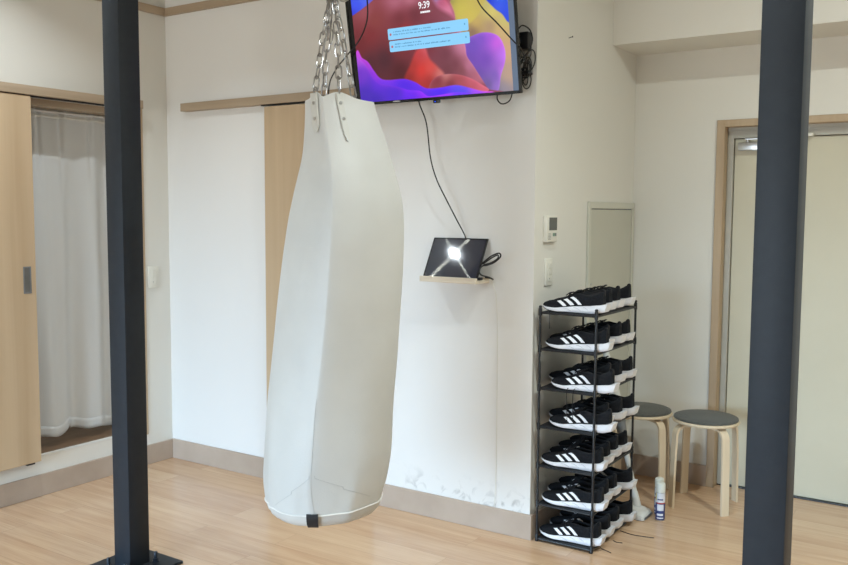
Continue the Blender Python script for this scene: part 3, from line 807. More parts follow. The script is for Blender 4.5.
for (u0, u1, v0, v1, rows) in ((.219, .632, .271, .319, ((.304, .12, .55), (.292, .12, .78))), (.222, .634, .219, .266, ((.251, .12, .40), (.239, .12, .76)))):
    c = card(u0, u1, v0, v1)
    b = B()
    for z, a, e in rows:                              # unreadable small script: broken short strokes
        x = u0+.030
        while x < u0+(u1-u0)*e:
            w = random.uniform(.003, .007); hh = random.uniform(.0022, .0036)
            box(b, x, x+w, -.0011, -.0008, z-hh, z+hh*random.uniform(.2, 1)); x += w+random.choice((.0016, .002, .006))
    obj('card_text', b, M_txt, c, smooth=0)
    b = B(); cyl(b, (u0+.014, -.0011, (v0+v1)/2-.001), (u0+.014, -.0008, (v0+v1)/2-.001), .0055, 16)
    obj('card_icon', b, M_dot, c, smooth=0)
    b = B(); box(b, u1-.020, u1-.015, -.0011, -.0008, v1-.024, v1-.017); obj('card_arrow', b, M_txt, c, smooth=0)
# the clock, drawn with strokes
def text_obj(s, size, u, v, name, mat, parent, sx=1.0):
    cu = bpy.data.curves.new(name, 'FONT'); cu.body = s; cu.size = size; cu.extrude = .0002; cu.align_x = 'CENTER'; cu.align_y = 'CENTER'
    cu.materials.append(mat); cu.offset = size*.012
    o = bpy.data.objects.new(name, cu); COLL.objects.link(o)
    bpy.context.view_layer.update()
    me = bpy.data.meshes.new_from_object(o); bpy.data.objects.remove(o)
    o = bpy.data.objects.new(name, me); COLL.objects.link(o); o.parent = parent
    o.location = (u, -.001, v); o.rotation_euler = (PI/2, 0, 0); o.scale = (sx, 1, 1)
    return o
text_obj('9:39', .040, .421, .397, 'clock_digits', M_white, screen, .86)
b = B(); x = .4
while x < .447:
    w = random.uniform(.004, .007); box(b, x, x+w, -.001, -.0006, .3655, .3735); x += w+.0012
obj('date_line', b, M_white, screen, smooth=0)
# bracket that carries it
b = B(); box(b, -2.30, -1.90, YA-.012, YA, 2.02, 2.30, .002, 1); wb = obj('wall_bracket', b, M['black'], tv, smooth=0)
wb.matrix_parent_inverse = Matrix.LocRotScale(TVO, tv.rotation_euler, None).inverted()
for x in (-2.26, -1.96):
    for z, y in ((2.08, 3.300), (2.24, 3.275)):
        b = B(); cyl(b, (x, YA-.012, z), (x, y, z), .012); wa = obj('bracket_arm', b, M['black'], tv); wa.matrix_parent_inverse = wb.matrix_parent_inverse.copy()

# ------------------------------------------------------------------ cables
def cable(name, label, pts, r=.0032, k=8, cat='cable'):
    b = B(); P = smooth_path(pts, k); o0 = P[-1].copy()
    tube(b, [p-o0 for p in P], r, 8)
    return tag(obj(name, b, M['cable'], None, o0), label, cat)
cable('power_cable', 'black cable hanging from the television down to the tablet', [(-2.185, 3.315, 2.0), (-2.193, 3.305, 1.93), (-2.150, 3.302, 1.829), (-2.125, 3.300, 1.673), (-2.091, 3.300, 1.575), (-2.045, 3.305, 1.49), (-2.005, 3.330, 1.40), (-1.982, 3.350, 1.345), (-1.972, 3.360, 1.31), (-1.96, 3.364, 1.24), (-1.94, 3.364, 1.19)], .0030)
cable('hanging_cable', 'black cable crossing the upper left of the television and dropping behind the punching bag', [(-2.31, 3.155, 2.91), (-2.36, 3.15, 2.6), (-2.385, 3.15, 2.42), (-2.367, 3.15, 2.365), (-2.372, 3.155, 2.275), (-2.435, 3.18, 2.20), (-2.52, 3.20, 2.145), (-2.60, 3.21, 2.08), (-2.64, 3.215, 2.00), (-2.645, 3.23, 1.8), (-2.63, 3.27, 1.2), (-2.62, 3.30, .6), (-2.62, 3.334, .28)], .0032)
cable('screen_cable', 'black cable slanting across the upper right corner of the television screen', [(-1.93, 3.12, 2.91), (-1.90, 3.13, 2.6), (-1.84, 3.14, 2.40), (-1.815, 3.145, 2.32), (-1.785, 3.15, 2.262), (-1.720, 3.16, 2.195), (-1.660, 3.18, 2.125), (-1.640, 3.215, 2.095), (-1.650, 3.27, 2.07), (-1.66, 3.31, 2.05)], .0030)
b = B(); box(b, -.035, .035, 0, .01, -.06, .06, .002, 2); t = thing('wall_outlet', 'white wall outlet low on the back wall behind the punching bag', 'outlet', (-2.62, YA-.008, .26))
o = obj('plate', b, M['whiteplastic'], t, (0, -.002, 0))
b = B(); box(b, -.012, .012, -.020, -.002, .005, .035, .003, 2); obj('plug', b, M['black'], t)
# adapter and its bundle of looped cable beside the television
t = thing('power_adapter', 'black power adapter fixed to the wall beside the right edge of the television', 'adapter', (-1.700, YA, 2.150))
b = B(); box(b, -.034, .036, -.042, -.001, -.036, .036, .005, 2); a_ = obj('adapter_body', b, M['black'], t)
b = B(); box(b, -.024, .008, -.052, -.042, -.018, .020, .002, 1); obj('plug', b, M['blackgloss'], t)
random.seed(11)
b = B()
O = Vector((-1.678, 3.345, 2.04))
tube(b, [p-O for p in smooth_path([(-1.70, 3.31, 2.195), (-1.675, 3.30, 2.205), (-1.645, 3.305, 2.185), (-1.634, 3.31, 2.145), (-1.648, 3.31, 2.105), (-1.685, 3.32, 2.07), (-1.70, 3.325, 2.05)], 8)], .0028, 6)
tube(b, [p-O for p in smooth_path([(-1.645, 3.315, 2.12), (-1.640, 3.31, 2.085), (-1.665, 3.315, 2.055), (-1.69, 3.32, 2.06)], 8)], .0022, 6)
for k in range(8):
    cx = random.uniform(-.012, .014); cz = random.uniform(-.055, .03); rx = random.uniform(.012, .022); rz = random.uniform(.028, .05); ph = random.uniform(0, 3)
    tilt = random.uniform(-.6, .6)
    P = []
    for i in range(12):
        a = 2*PI*i/12; x = rx*math.cos(a); z = rz*math.sin(a)
        P.append((cx+x*math.cos(tilt)-z*math.sin(tilt)*.4, -.014+.004*k+.004*math.sin(a+ph), cz+z+x*math.sin(tilt)*.5))
    tube(b, smooth_path([Vector(p)*1.0 for p in P], 3, closed=True), .0024, 6, closed=True)
bx = thing('cable_bundle', 'coiled bundle of thin black cable hanging under the power adapter', 'cable', O)
obj('coil', b, M['cable'], bx)
b = B(); box(b, -.020, .020, -.020, .022, -.03, -.02, .002, 1); obj('cable_tie', b, M['black'], bx)
b = B(); cyl(b, (-.012, .012, .0), (-.012, .0275, .0), .003); obj('hook', b, M['black'], bx)
# little loop hanging under the television's lower right
sc = cable('short_cable', '', [(-1.800, 3.345, 1.99), (-1.803, 3.325, 1.935), (-1.80, 3.32, 1.912), (-1.780, 3.317, 1.893), (-1.755, 3.318, 1.895), (-1.738, 3.325, 1.915), (-1.735, 3.345, 1.98)], .0028)
del sc['label']; del sc['category']
sc.parent = tv; sc.matrix_parent_inverse = wb.matrix_parent_inverse.copy()

# ------------------------------------------------------------------ shelf and tablet
t = thing('wall_ledge', 'small pale wooden ledge on the back wall carrying the tablet', 'shelf', (-2.0015, YA, 1.122))
b = B(); box(b, -.146, .146, -.122, -.001, 0, .014, .0015, 1); box(b, -.146, .146, -.122, -.110, .014, .025, .0015, 1); obj('shelf_board', b, wood_mat('pale_pine', lin(224, 212, 192), lin(212, 198, 176), .5, 'X', 3, .08), t)
b = B(); box(b, -.146, .146, -.0080, -.0005, .0142, .022, .001, 1); obj('back_lip', b, M['birch'], t)
TX, TZ = .283, .205
t = thing('tablet', 'black tablet leaning on the wooden ledge with a bright lamp mirrored in its screen', 'tablet', (-2.142, 3.263, 1.1370))
t.rotation_euler = (-math.radians(28.5), 0, 0)
b = B(); box(b, 0, TX, 0, .007, 0, TZ, .003, 3); obj('tablet_body', b, M['blackgloss'], t)
b = B(); uvl = b.loops.layers.uv.new('UVMap')
vv = [b.verts.new(p) for p in ((.008, -.0006, .008), (TX-.008, -.0006, .008), (TX-.008, -.0006, TZ-.008), (.008, -.0006, TZ-.008))]
f = b.faces.new(vv)
for l in f.loops: l[uvl].uv = (l.vert.co.x*5, l.vert.co.z*5)
obj('tablet_screen', b, M['tablet'], t, smooth=0)
b = B(); cyl(b, (.06, -.001, TZ-.004), (.06, 0, TZ-.004), .0012, 8); obj('camera_dot', b, M['greyplastic'], t)
O = Vector((-1.80, 3.30, 1.20))
b = B()
tube(b, [p-O for p in smooth_path([(-1.862, 3.300, 1.205), (-1.84, 3.285, 1.216), (-1.80, 3.28, 1.244), (-1.765, 3.285, 1.258), (-1.760, 3.29, 1.243), (-1.79, 3.292, 1.218), (-1.825, 3.29, 1.204), (-1.845, 3.285, 1.200), (-1.852, 3.27, 1.18), (-1.845, 3.275, 1.162), (-1.815, 3.29, 1.152), (-1.806, 3.31, 1.142), (-1.83, 3.33, 1.145), (-1.86, 3.34, 1.146)], 8)], .0034, 8)
tube(b, [p-O for p in smooth_path([(-1.845, 3.287, 1.208), (-1.80, 3.283, 1.236), (-1.772, 3.288, 1.250), (-1.775, 3.29, 1.234), (-1.81, 3.292, 1.214), (-1.84, 3.29, 1.206)], 8)], .003, 8)
cb = obj('charging_cable', b, M['cable'], None, O)
tag(cb, 'black charging cable looped at the right side of the tablet', 'cable')
b = B(); tube(b, [p-O for p in smooth_path([(-1.86, 3.350, 1.145), (-1.835, 3.362, 1.12), (-1.815, 3.367, 1.0), (-1.81, 3.367, .6), (-1.81, 3.367, .3), (-1.81, 3.355, .118)], 8)], .0012, 6)
tag(obj('thin_wire', b, M['ivory'], None, O), 'thin pale wire running down the back wall below the ledge', 'wire')
b = B(); box(b, -.022, .022, -.016, .016, 0, .012, .003, 2)
tag(obj('charging_plug', b, M['black'], None, (-1.880, 3.30, 1.1365)), 'small black plug block on the right end of the ledge', 'plug')

# ------------------------------------------------------------------ shoe rack
TIERS = [.012, .165, .335, .507, .675, .845, 1.004]
RX0, RX1, RY0, RY1 = -1.608, -1.354, 3.374, 3.844
t = thing('shoe_rack', 'narrow black seven shelf rack full of running shoes against the side wall', 'shoe rack', ((RX0+RX1)/2, (RY0+RY1)/2, 0))
hx, hy = (RX1-RX0)/2, (RY1-RY0)/2
for sx in (-1, 1):
    for sy in (-1, 1):
        b = B(); cyl(b, (sx*hx, sy*hy, 0), (sx*hx, sy*hy, 1.030), .0052, 12); p = obj('post', b, M['rack'], t)
        for z in TIERS:
            b = B(); lathe(b, [(.0058, max(0, z-.012)), (.0078, max(.001, z-.010)), (.0078, z+.018), (.0058, z+.021)], sx*hx, sy*hy, 12); obj('joint', b, M['black'], p)
        b = B(); lathe(b, [(.0065, 1.026), (.007, 1.029), (.007, 1.033), (.004, 1.036)], sx*hx, sy*hy, 12)
        obj('end_cap', b, M['black'], p)
for k, z in enumerate(TIERS):
    b = B()
    for s in (-1, 1):
        cyl(b, (s*hx, -hy, z), (s*hx, hy, z), .0044, 10); cyl(b, (-hx, s*hy, z), (hx, s*hy, z), .0042, 10); 
    f = obj('shelf_frame', b, M['rack'], t)
    b = B(); box(b, -hx+.003, hx-.003, -hy+.003, hy-.003, z+.0035, z+.0055); obj('shelf_sheet', b, M['sheet'], f, smooth=0)

# ------------------------------------------------------------------ running shoes
SL = .275
def tabv(tab, s):
    for (a, va), (c, vc) in zip(tab, tab[1:]):
        if s <= c:
            f = (s-a)/(c-a); f = f*f*(3-2*f)*.5+f*.5; return va+(vc-va)*f
    return tab[-1][1]
W_ = [(0, .010), (.03, .023), (.10, .036), (.2, .0445), (.32, .0475), (.45, .0425), (.6, .036), (.75, .0345), (.88, .0345), (.96, .029), (1.0, .020)]
ZB = [(0, .022), (.06, .013), (.15, .006), (.28, .002), (.5, .003), (.7, .001), (.9, .002), (1.0, .010)]
ZM = [(0, .027), (.1, .022), (.25, .021), (.4, .026), (.6, .032), (.8, .036), (.93, .041), (1.0, .047)]
ZT = [(0, .032), (.04, .041), (.12, .048), (.24, .054), (.35, .061), (.46, .071), (.54, .079), (.62, .084), (.72, .079), (.82, .076), (.90, .084), (.96, .095), (1.0, .097)]
OPN = [(0, 0), (.46, 0), (.52, .012), (.60, .021), (.72, .0225), (.85, .022), (.93, .016), (.965, .006), (1.0, 0)]
def upper_pt(s, a, side, out=0):
    w = tabv(W_, s)*.97; zb = tabv(ZM, s)-.004; zt = tabv(ZT, s); o = tabv(OPN, s)
    flat = .62+.25*min(1, s/.5)
    ca, sa = math.cos(a), math.sin(a)
    hh = zt-zb
    y = o+(w-o)*ca**(.75 if s < .45 else .62); z = zb+hh*sa**.92
    lean = .10*max(0, s-.9)*ca
    return Vector((s*SL, side*(y+out*ca), z+out*sa))
def make_shoe(name, label, group):
    t = thing(name, label, 'shoe', (0, 0, 0), 0, group)
    # upper
    b = B(); rings = []
    S = [0.0, .012, .03, .06, .1, .15, .2, .26, .32, .38, .43, .47, .5, .53, .57, .62, .67, .72, .77, .82, .86, .9, .93, .955, .975, .99, 1.0]
    na = 7
    for s in S:
        o = tabv(OPN, s); zt = tabv(ZT, s); d = min(.05, o*3.2)
        r = []
        left = [upper_pt(s, (PI/2)*k/na, 1) for k in range(na+1)]
        right = [upper_pt(s, (PI/2)*k/na, -1) for k in range(na+1)]
        inner = [Vector((s*SL, o*.86, zt-d*.25)), Vector((s*SL, o*.82, zt-d)), Vector((s*SL, 0, zt-d+.0005)), Vector((s*SL, -o*.82, zt-d)), Vector((s*SL, -o*.86, zt-d*.25))]
        rings.append(left+inner+right[::-1])
    loft(b, rings); bmesh.ops.remove_doubles(b, verts=b.verts, dist=.00005)
    up = obj('upper', b, M['knit'], t, smooth=50)
    # midsole with sculpted heel
    b = B(); rings = []
    for j in range(31):
        s = j/30; w = tabv(W_, s)+.0035+.004*max(0, (s-.7)/.3); zb = tabv(ZB, s)+.003; zm = tabv(ZM, s)
        x = s*SL+(.012*max(0, (s-.86)/.14))
        n_ = 5; r = []
        prof = [(.90, zb), (.99, zb+(zm-zb)*.18), (1.0, zb+(zm-zb)*.5), (.985, zb+(zm-zb)*.82), (.95, zm)]
        if s > .6: prof = [(.86, zb), (.97, zb+(zm-zb)*.15), (1.02, zb+(zm-zb)*.45), (.96, zb+(zm-zb)*.72), (.99, zm)]
        fl = .012*max(0, (s-.9)/.1)
        r += [Vector((x+fl*(pz-zb)/(zm-zb)*.8, w*q, pz)) for q, pz in prof] + [Vector((x+fl*(pz-zb)/(zm-zb)*.8, -w*q, pz)) for q, pz in reversed(prof)]
        rings.append(r)
    loft(b, rings); obj('midsole', b, M['foam'], t, smooth=40)
    # groove line on the midsole sides
    for side in (-1, 1):
        b = B()
        for (s0, s1, z0f, z1f) in ((.40, .52, .85, .25), (.56, .68, .85, .3), (.72, .80, .85, .4)):
            P = []
            for j in range(6):
                f = j/5; s = s0+(s1-s0)*f; zb, zm = tabv(ZB, s)+.003, tabv(ZM, s); w = tabv(W_, s)+.0035+.004*max(0, (s-.7)/.3)
                P.append(Vector((s*SL, side*(w*1.0), zb+(zm-zb)*(z0f+(z1f-z0f)*f**1.6))))
            tube(b, P, .0009, 5)
        obj('sole_groove', b, M['groove'], t)
    # outsole
    b = B(); rings = []
    for j in range(21):
        s = .02+.95*j/20; w = (tabv(W_, s)+.0025)*.92; zb = tabv(ZB, s)
        rings.append([Vector((s*SL, w, zb+.0032)), Vector((s*SL, w*.96, zb)), Vector((s*SL, -w*.96, zb)), Vector((s*SL, -w, zb+.0032))])
    loft(b, rings); obj('outsole', b, M['rubber'], t)
    # three stripes on either side
    for side in (-1, 1):
        for k, (b0, b1, t0, t1) in enumerate(((.395, .450, .275, .335), (.510, .570, .380, .440), (.630, .690, .490, .545))):
            b = B(); rows = []
            a0, a1 = .16, (.92, .94, .96)[k]
            for j in range(8):
                f = j/7; a = a0+(a1-a0)*f; l = b0+(t0-b0)*f; r = b1+(t1-b1)*f
                rows.append([upper_pt(l+(r-l)*q/3, a, side, .0011) for q in range(4)]+[upper_pt(l+(r-l)*q/3, a, side, .0001) for q in (3, 2, 1, 0)])
            loft(b, rows); obj('stripe', b, M['stripe'], t)
    # tongue
    b = B(); rings = []
    for j in range(9):
        f = j/8; s = .40+.20*f; zt = tabv(ZT, s); w = .016+.007*f
        cx = s*SL-.006*f; z = zt+.002+.010*f
        rings.append([Vector((cx+.002, w*math.cos(q), z+.0025*math.sin(q)-abs(math.cos(q))*.003)) for q in [2*PI*k/12 for k in range(12)]])
    loft(b, rings); tg = obj('tongue', b, M['knit2'], t)
    # laces
    b = B()
    for k in range(5):
        s = .37+.042*k; zt = tabv(ZT, s)
        tube(b, smooth_path([(s*SL, -.021, zt-.007), (s*SL+.003, -.010, zt+.0030+.003*k*.5), (s*SL+.005, .010, zt+.0030+.003*k*.5), (s*SL+.002, .021, zt-.007)], 4), .0022, 6)
    s = .55; zt = tabv(ZT, s)-.002
    for sd in (-1, 1):
        tube(b, smooth_path([(s*SL, 0, zt+.008), (s*SL-.010, sd*.014, zt+.011), (s*SL-.022, sd*.026, zt+.004), (s*SL-.020, sd*.020, zt-.003), (s*SL-.002, 0, zt+.006)], 5), .0022, 6)
        tube(b, smooth_path([(s*SL, 0, zt+.008), (s*SL-.022, sd*.012, zt+.010), (s*SL-.040, sd*.020, zt-.004)], 5), .0020, 6)
    obj('laces', b, M['lace'], t)
    # collar padding
    b = B(); P = []
    for j in range(15): 
        s = .53+.42*j/14; P.append(Vector((s*SL, tabv(OPN, s)*1.02+.0005, tabv(ZT, s)-.001)))
    Q = [Vector((p.x, -p.y, p.z)) for p in reversed(P)]
    tube(b, P+Q, .0042, 8); obj('collar', b, M['knit2'], t)
    # heel pull tab
    b = B(); tube(b, smooth_path([(SL*.955, 0, .092), (SL*.972, 0, .101), (SL*.995, 0, .100), (SL*1.000, 0, .080)], 5), .0045, 8, flat=2.0); obj('heel_tab', b, M['knit2'], t)
    return t

names = ['bottom shelf', 'sixth shelf down', 'fifth shelf down', 'middle shelf', 'third shelf down', 'second shelf down', 'top shelf']
rowname = ['front one with its stripes showing', 'second one from the front', 'third one from the front', 'last one at the back']
rows = [3.426, 3.542, 3.660, 3.778]
# toe x of every shoe; heels reach past the right edge of the rack
heel = [[-1.327, -1.332, -1.336, -1.318], [-1.319, -1.345, -1.345, -1.318], [-1.325, -1.340, -1.356, -1.345], [-1.290, -1.345, -1.332, -1.319], [-1.283, -1.36, -1.336, -1.334], [-1.313, -1.37, -1.346, -1.344], [-1.330, -1.342, -1.358, -1.372]]
dup_from = None
random.seed(5)
for k, z in enumerate(TIERS):
    for j, y in enumerate(rows):
        lab = 'black running shoe on the %s, %s' % (names[k], rowname[j])
        if dup_from is None:
            dup_from = make_shoe('running_shoe', lab, 'running shoes on the rack'); s = dup_from
        else:
            s = copy_tree(dup_from); s['label'] = lab
        rz = math.radians(random.uniform(-2.5, 2.5)) if j else math.radians(random.uniform(0, 1))
        if k == 4 and j == 1: rz = math.radians(5)
        lx = heel[k][j]-SL*1.045
        lx = max(lx, XB+.004)
        s.location = (lx, y, z+.0045); s.rotation_euler = (0, 0, rz)
        if lx < XB+.0065: pass
# loose laces trailing on the floor and through the shelves
def lace(label, pts):
    P = smooth_path(pts, 6); o0 = P[0].copy(); b = B(); tube(b, [p-o0 for p in P], .0015, 6)
    return tag(obj('shoelace', b, M['lace'], None, o0), label, 'shoelace', 'loose shoelaces')
lace('black shoelace trailing on the floor to the right of the rack, the long one', [(-1.345, 3.69, .003), (-1.31, 3.68, .0025), (-1.27, 3.675, .0025), (-1.19, 3.69, .0025)])
lace('black shoelace trailing on the floor from the front right foot of the rack', [(-1.345, 3.45, .003), (-1.33, 3.44, .0025), (-1.30, 3.43, .0025), (-1.285, 3.42, .0025)])
lace('black shoelace end on the floor beside the nearest bottom shoe', [(-1.33, 3.56, .003), (-1.31, 3.55, .0025), (-1.285, 3.555, .0025)])
lace('black shoelace hanging over the front edge of the third shelf down, left one', [(-1.475, 3.40, .688), (-1.474, 3.362, .687), (-1.472, 3.360, .62), (-1.470, 3.361, .548)])
lace('black shoelace hanging over the front edge of the third shelf down, right one', [(-1.445, 3.40, .688), (-1.444, 3.362, .687), (-1.446, 3.360, .62), (-1.443, 3.361, .552)])
lace('black shoelace hanging from the top shelf at its left end', [(-1.565, 3.40, 1.016), (-1.560, 3.364, 1.014), (-1.558, 3.361, .98), (-1.559, 3.361, .94)])

# ------------------------------------------------------------------ stools
def make_stool(label, loc, rot):
    t = thing('stool', label, 'stool', loc, math.radians(rot), 'round stools by the entrance')
    H = .434
    b = B(); lathe(b, [(.150, H-.020), (.157, H-.018), (.159, H-.012), (.157, H-.006), (.150, H-.004)], 0, 0, 56); st = obj('seat', b, M['birch'], t)
    b = B(); lathe(b, [(.151, H-.004), (.153, H+.000), (.151, H+.006), (.144, H+.009), (.05, H+.010), (.004, H+.010)], 0, 0, 56); obj('seat_pad', b, M['felt'], t, label='charcoal felt seat pad')
    for k in range(4):
        b = B(); w = .0195; th = .011
        path = [(.025, H-.033)]
        R = .042; xr = .166; top = H-.033
        for q in range(9):
            a = PI/2*(q/8); path.append((xr-R+R*math.sin(a), top-R+R*math.cos(a)))
        path += [(.172, .25), (.178, .006), (.178, 0)]
        rings = []
        for i, (r, z) in enumerate(path):
            a = path[max(0, i-1)]; c = path[min(len(path)-1, i+1)]; d = Vector((c[0]-a[0], 0, c[1]-a[1])).normalized(); nn = Vector((d.z, 0, -d.x))
            p = Vector((r, 0, z))
            ww = w
            rings.append([p+nn*(th/2)+Vector((0, -ww, 0)), p+nn*(th/2)+Vector((0, ww, 0)), p-nn*(th/2)+Vector((0, ww, 0)), p-nn*(th/2)+Vector((0, -ww, 0))])
        zmin = 0
        for rr in rings:
            for v in rr: v.z = max(v.z, 0)
        loft(b, rings)
        bmesh.ops.rotate(b, verts=b.verts, matrix=Matrix.Rotation(k*PI/2, 3, 'Z'))
        obj('leg', b, M['birch'], t, smooth=30)
    b = B()
    box(b, -.02, .02, -.02, .02, H-.040, H-.020, .002, 1)
    obj('hub_block', b, M['birch'], t)
    return t
make_stool('round stool with bent birch legs and charcoal seat, the nearer one fully in view', (-1.137, 4.277, 0), -42)
make_stool('round stool with charcoal seat half hidden behind the shoe rack', (-1.464, 4.268, 0), -32)

# ------------------------------------------------------------------ spray cans
def can(label, loc, rot):
    t = thing('spray_can', label, 'spray can', loc, rot, 'spray cans on the floor')
    R = .0215
    b = B(); lathe(b, [(R*.93, 0), (R, .003), (R, .006)], 0, 0, 32); obj('base_rim', b, M['chrome'], t)
    for nm, z0, z1, mt in (('blue_band', .006, .045, 'label_blue'), ('red_band', .082, .088, 'label_red'), ('white_band', .088, .132, 'label_white')):
        b = B(); lathe(b, [(R, z0), (R, z1)], 0, 0, 32, False, False); obj(nm, b, M[mt], t)
    b = B(); lathe(b, [(R, .045), (R, .082)], 0, 0, 32, False, False); lb = obj('label_band', b, M['label_blue'], t)
    def patch(name, a0, a1, z0, z1, mt, rr=R+.0003):
        b = B(); rows = []
        for z in (z0, z1): rows.append([(rr*math.cos(a0+(a1-a0)*k/10), rr*math.sin(a0+(a1-a0)*k/10), z) for k in range(11)])
        A = [[b.verts.new(p) for p in r] for r in rows]
        for k in range(10): b.faces.new((A[0][k], A[0][k+1], A[1][k+1], A[1][k]))
        obj(name, b, M[mt], lb, smooth=60)
    patch('label_panel', -2.0, -.5, .050, .080, 'label_white'); patch('label_panel', -2.0, -.5, .012, .018, 'label_white'); patch('label_panel', -2.0, -.6, .026, .036, 'label_white')
    patch('label_panel', -3.0, -2.2, .095, .130, 'label_yellow'); patch('label_panel', -2.0, -.5, .092, .128, 'label_white')
    patch('label_panel', -1.9, -.7, .100, .106, 'label_blue', R+.0006); patch('label_panel', -3.1, -2.1, .03, .085, 'label_blue', R+.0006)
    b = B(); lathe(b, [(R, .132), (R*.95, .136)], 0, 0, 32); obj('shoulder', b, M['chrome'], t)
    b = B(); lathe(b, [(R*1.0, .136), (R*1.0, .168), (R*.93, .176), (R*.6, .180), (R*.15, .181)], 0, 0, 32); obj('cap', b, M['cap'], t)
    return t
can('slim spray can with blue and white label and pale cap, the front one of two', (-1.243, 3.935, 0), 0)
can('slim spray can partly hidden behind the other one, left of the stool leg', (-1.272, 4.005, 0), -.4)

# ------------------------------------------------------------------ stick vacuum cleaner
t = thing('stick_vacuum', 'white stick vacuum cleaner leaning behind the shoe rack with its head on the floor', 'vacuum cleaner', (-1.370, 3.925, 0))
O = Vector((-1.370, 3.925, 0))
ang = math.radians(-52)
b = B()
# floor head: rounded wedge
rr = []
for (y, hw, z0, z1) in ((-.075, .050, .004, .022), (-.066, .062, .002, .030), (-.035, .062, .002, .040), (.0, .046, .002, .046), (.025, .030, .004, .052), (.04, .020, .010, .046)):
    rr.append([Vector((-hw, y, z0)), Vector((hw, y, z0)), Vector((hw, y, z0+(z1-z0)*.6)), Vector((hw*.75, y, z1)), Vector((-hw*.75, y, z1)), Vector((-hw, y, z0+(z1-z0)*.6))])
loft(b, rr); bmesh.ops.bevel(b, geom=list(b.edges), offset=.003, segments=2, affect='EDGES'); bmesh.ops.rotate(b, verts=b.verts, matrix=Matrix.Rotation(math.radians(90), 3, 'Z'))
fh = obj('floor_head', b, M['whiteplastic'], t)
b = B(); box(b, -.052, .052, -.0775, -.074, .008, .018, .0005, 1); bmesh.ops.rotate(b, verts=b.verts, matrix=Matrix.Rotation(math.radians(90), 3, 'Z')); obj('head_slot', b, M['greyplastic'], fh)
P0 = Vector((.012, .022, .040)); P1 = Vector((-1.570, 3.995, .84))-O
d = (P1-P0).normalized()
b = B(); cyl(b, P0, P0+d*.07, .020, 20, .016); obj('swivel_neck', b, M['whiteplastic'], t)
b = B(); cyl(b, P0+d*.06, P0+d*.36, .0135, 20); obj('pipe', b, M['whiteplastic'], t)
b = B(); side = Vector((.77, .64, 0))
cs = []
for f, r in ((.32, .014), (.35, .022), (.40, .028), (.50, .030), (.60, .028), (.68, .020), (.76, .015)):
    c = P0+d*f; u = d.cross(Vector((0, 0, 1))).normalized(); v = d.cross(u)
    cs.append([c+u*(r*math.cos(2*PI*k/24))+v*(r*.9*math.sin(2*PI*k/24)) for k in range(24)])
loft(b, cs); vb = obj('dust_body', b, M['whiteplastic'], t)
b = B(); cs = []
for f, r in ((.355, .0240), (.40, .0290), (.43, .0300)):
    c = P0+d*f; u = d.cross(Vector((0, 0, 1))).normalized(); v = d.cross(u)
    cs.append([c+u*(r*math.cos(2*PI*k/24))+v*(r*.9*math.sin(2*PI*k/24)) for k in range(24)])
loft(b, cs); obj('dust_window', b, M['greyplastic'], vb)
hc = P0+d*.83
b = B(); u = Vector((.80, .55, .15)).normalized(); hp_ = []
for k in range(25):
    a = 2*PI*k/24; hp_.append(hc+u*(.030*math.cos(a))+Vector((0, 0, 1))*(.052*math.sin(a)))
tube(b, hp_[:-1], .0105, 10, closed=True); obj('handle_loop', b, M['whiteplastic'], t)
b = B(); cyl(b, hc+Vector((0, 0, -.055)), P0+d*.74, .014, 16); obj('handle_neck', b, M['greyplastic'], t)

# ------------------------------------------------------------------ ceiling lamps
def downlight(label, loc, power, size=.013, spread=119, col=(.84, .94, 1), z=CH):
    x, y = loc
    t = thing('downlight', label, 'ceiling lamp', (x, y, z), 0, 'recessed ceiling lamps')
    b = B(); lathe(b, [(.045, -.006), (.075, -.006), (.078, 0), (.045, 0)], 0, 0, 40, False, False); obj('trim_ring', b, M['whiteplastic'], t)
    b = B(); lathe(b, [(.046, 0), (.040, -.004), (.002, -.004)], 0, 0, 32, False, True); obj('reflector', b, M['ivory'], t)
    l = bpy.data.lights.new('lamp_light', 'AREA'); l.shape = 'DISK'; l.size = size*2; l.energy = power; l.spread = math.radians(spread); l.color = col
    o = bpy.data.objects.new('lamp_light', l); COLL.objects.link(o); o.parent = t; o.location = (0, 0, -.010)
    return t
downlight('round ceiling lamp over the left half of the room', L1P, L1W)
downlight('round ceiling lamp over the right half of the room', (-.75, 2.25), L2W)
downlight('round ceiling lamp nearer the window wall, left', (-2.6, -.9), L3W)
downlight('round ceiling lamp nearer the window wall, right', (.9, -1.2), L3W*.5)
downlight('unseen round ceiling lamp placed to brighten the entrance alcove', (.45, 2.75), L4W, size=.03, spread=174, col=(.90, 1, .94))  # added lamp, placed and spread wide to light alcove wall and beam
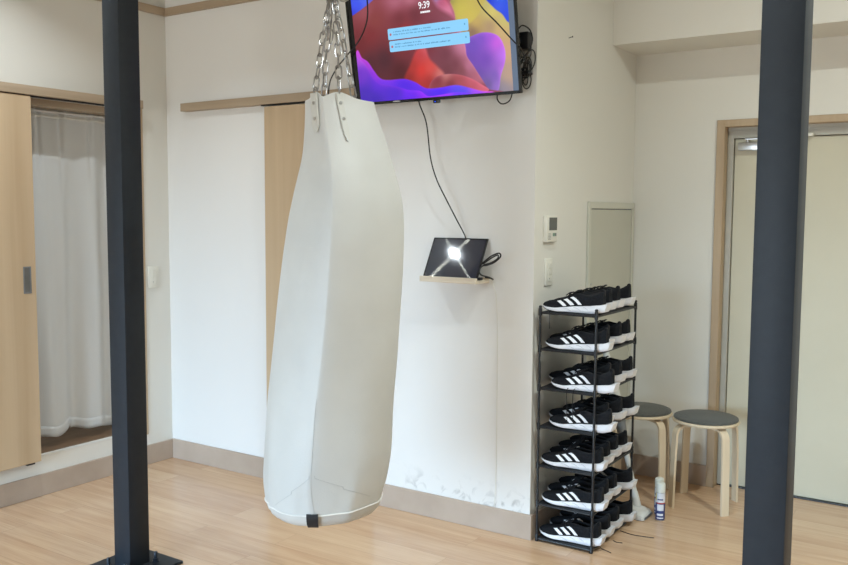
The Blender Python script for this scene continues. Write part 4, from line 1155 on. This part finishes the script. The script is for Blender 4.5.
downlight('unseen ceiling lamp added to brighten the little room behind the curtain', (-4.75, 2.6), 4, z=2.49)  # added lamp that lifts the dark floor and the curtain

# ------------------------------------------------------------------ daylight
w = bpy.data.worlds.new('sky'); SC.world = w; w.use_nodes = True
nt = w.node_tree; bg = nt.nodes['Background']; bg.inputs[1].default_value = SKY
tc = N(nt, 'ShaderNodeTexCoord'); sp = N(nt, 'ShaderNodeSeparateXYZ'); nt.links.new(tc.outputs['Generated'], sp.inputs[0])
mr = N(nt, 'ShaderNodeMapRange'); mr.inputs[1].default_value = -.04; mr.inputs[2].default_value = .10; nt.links.new(sp.outputs[2], mr.inputs[0])
nt.links.new(mixc(nt, mr.outputs[0], (.20, .20, .19, 1), SKYC), bg.inputs[0])      # pale ground below, bright sky above
for i, (x0, x1, z0, z1) in enumerate(W):
    l = bpy.data.lights.new('window_portal', 'AREA'); l.shape = 'RECTANGLE'; l.size = x1-x0-.1; l.size_y = z1-z0-.1
    l.cycles.is_portal = True
    o = bpy.data.objects.new('window_portal', l); COLL.objects.link(o); o.location = ((x0+x1)/2, YN-.13, (z0+z1)/2); o.rotation_euler = (PI/2, 0, 0)
# ------------------------------------------------------------------ camera
cam = bpy.data.cameras.new('camera'); co = bpy.data.objects.new('camera', cam); COLL.objects.link(co)
cam.sensor_width = 36; cam.lens = 869.76/848*36; cam.clip_start = .02
yaw, pit, roll = .578760658, .0804059525, .00569585111
fw = Vector((-math.sin(yaw)*math.cos(pit), math.cos(yaw)*math.cos(pit), -math.sin(pit)))
r0 = Vector((math.cos(yaw), math.sin(yaw), 0)); u0 = r0.cross(fw)
r = math.cos(roll)*r0+math.sin(roll)*u0; u = -math.sin(roll)*r0+math.cos(roll)*u0
co.matrix_world = Matrix(((r.x, u.x, -fw.x, 0), (r.y, u.y, -fw.y, 0), (r.z, u.z, -fw.z, 1.43), (0, 0, 0, 1)))
SC.camera = co
SC.view_settings.view_transform = 'Standard'; SC.view_settings.look = 'None'; SC.view_settings.gamma = 1; SC.view_settings.use_curve_mapping = False
SC.view_settings.exposure = EXPO
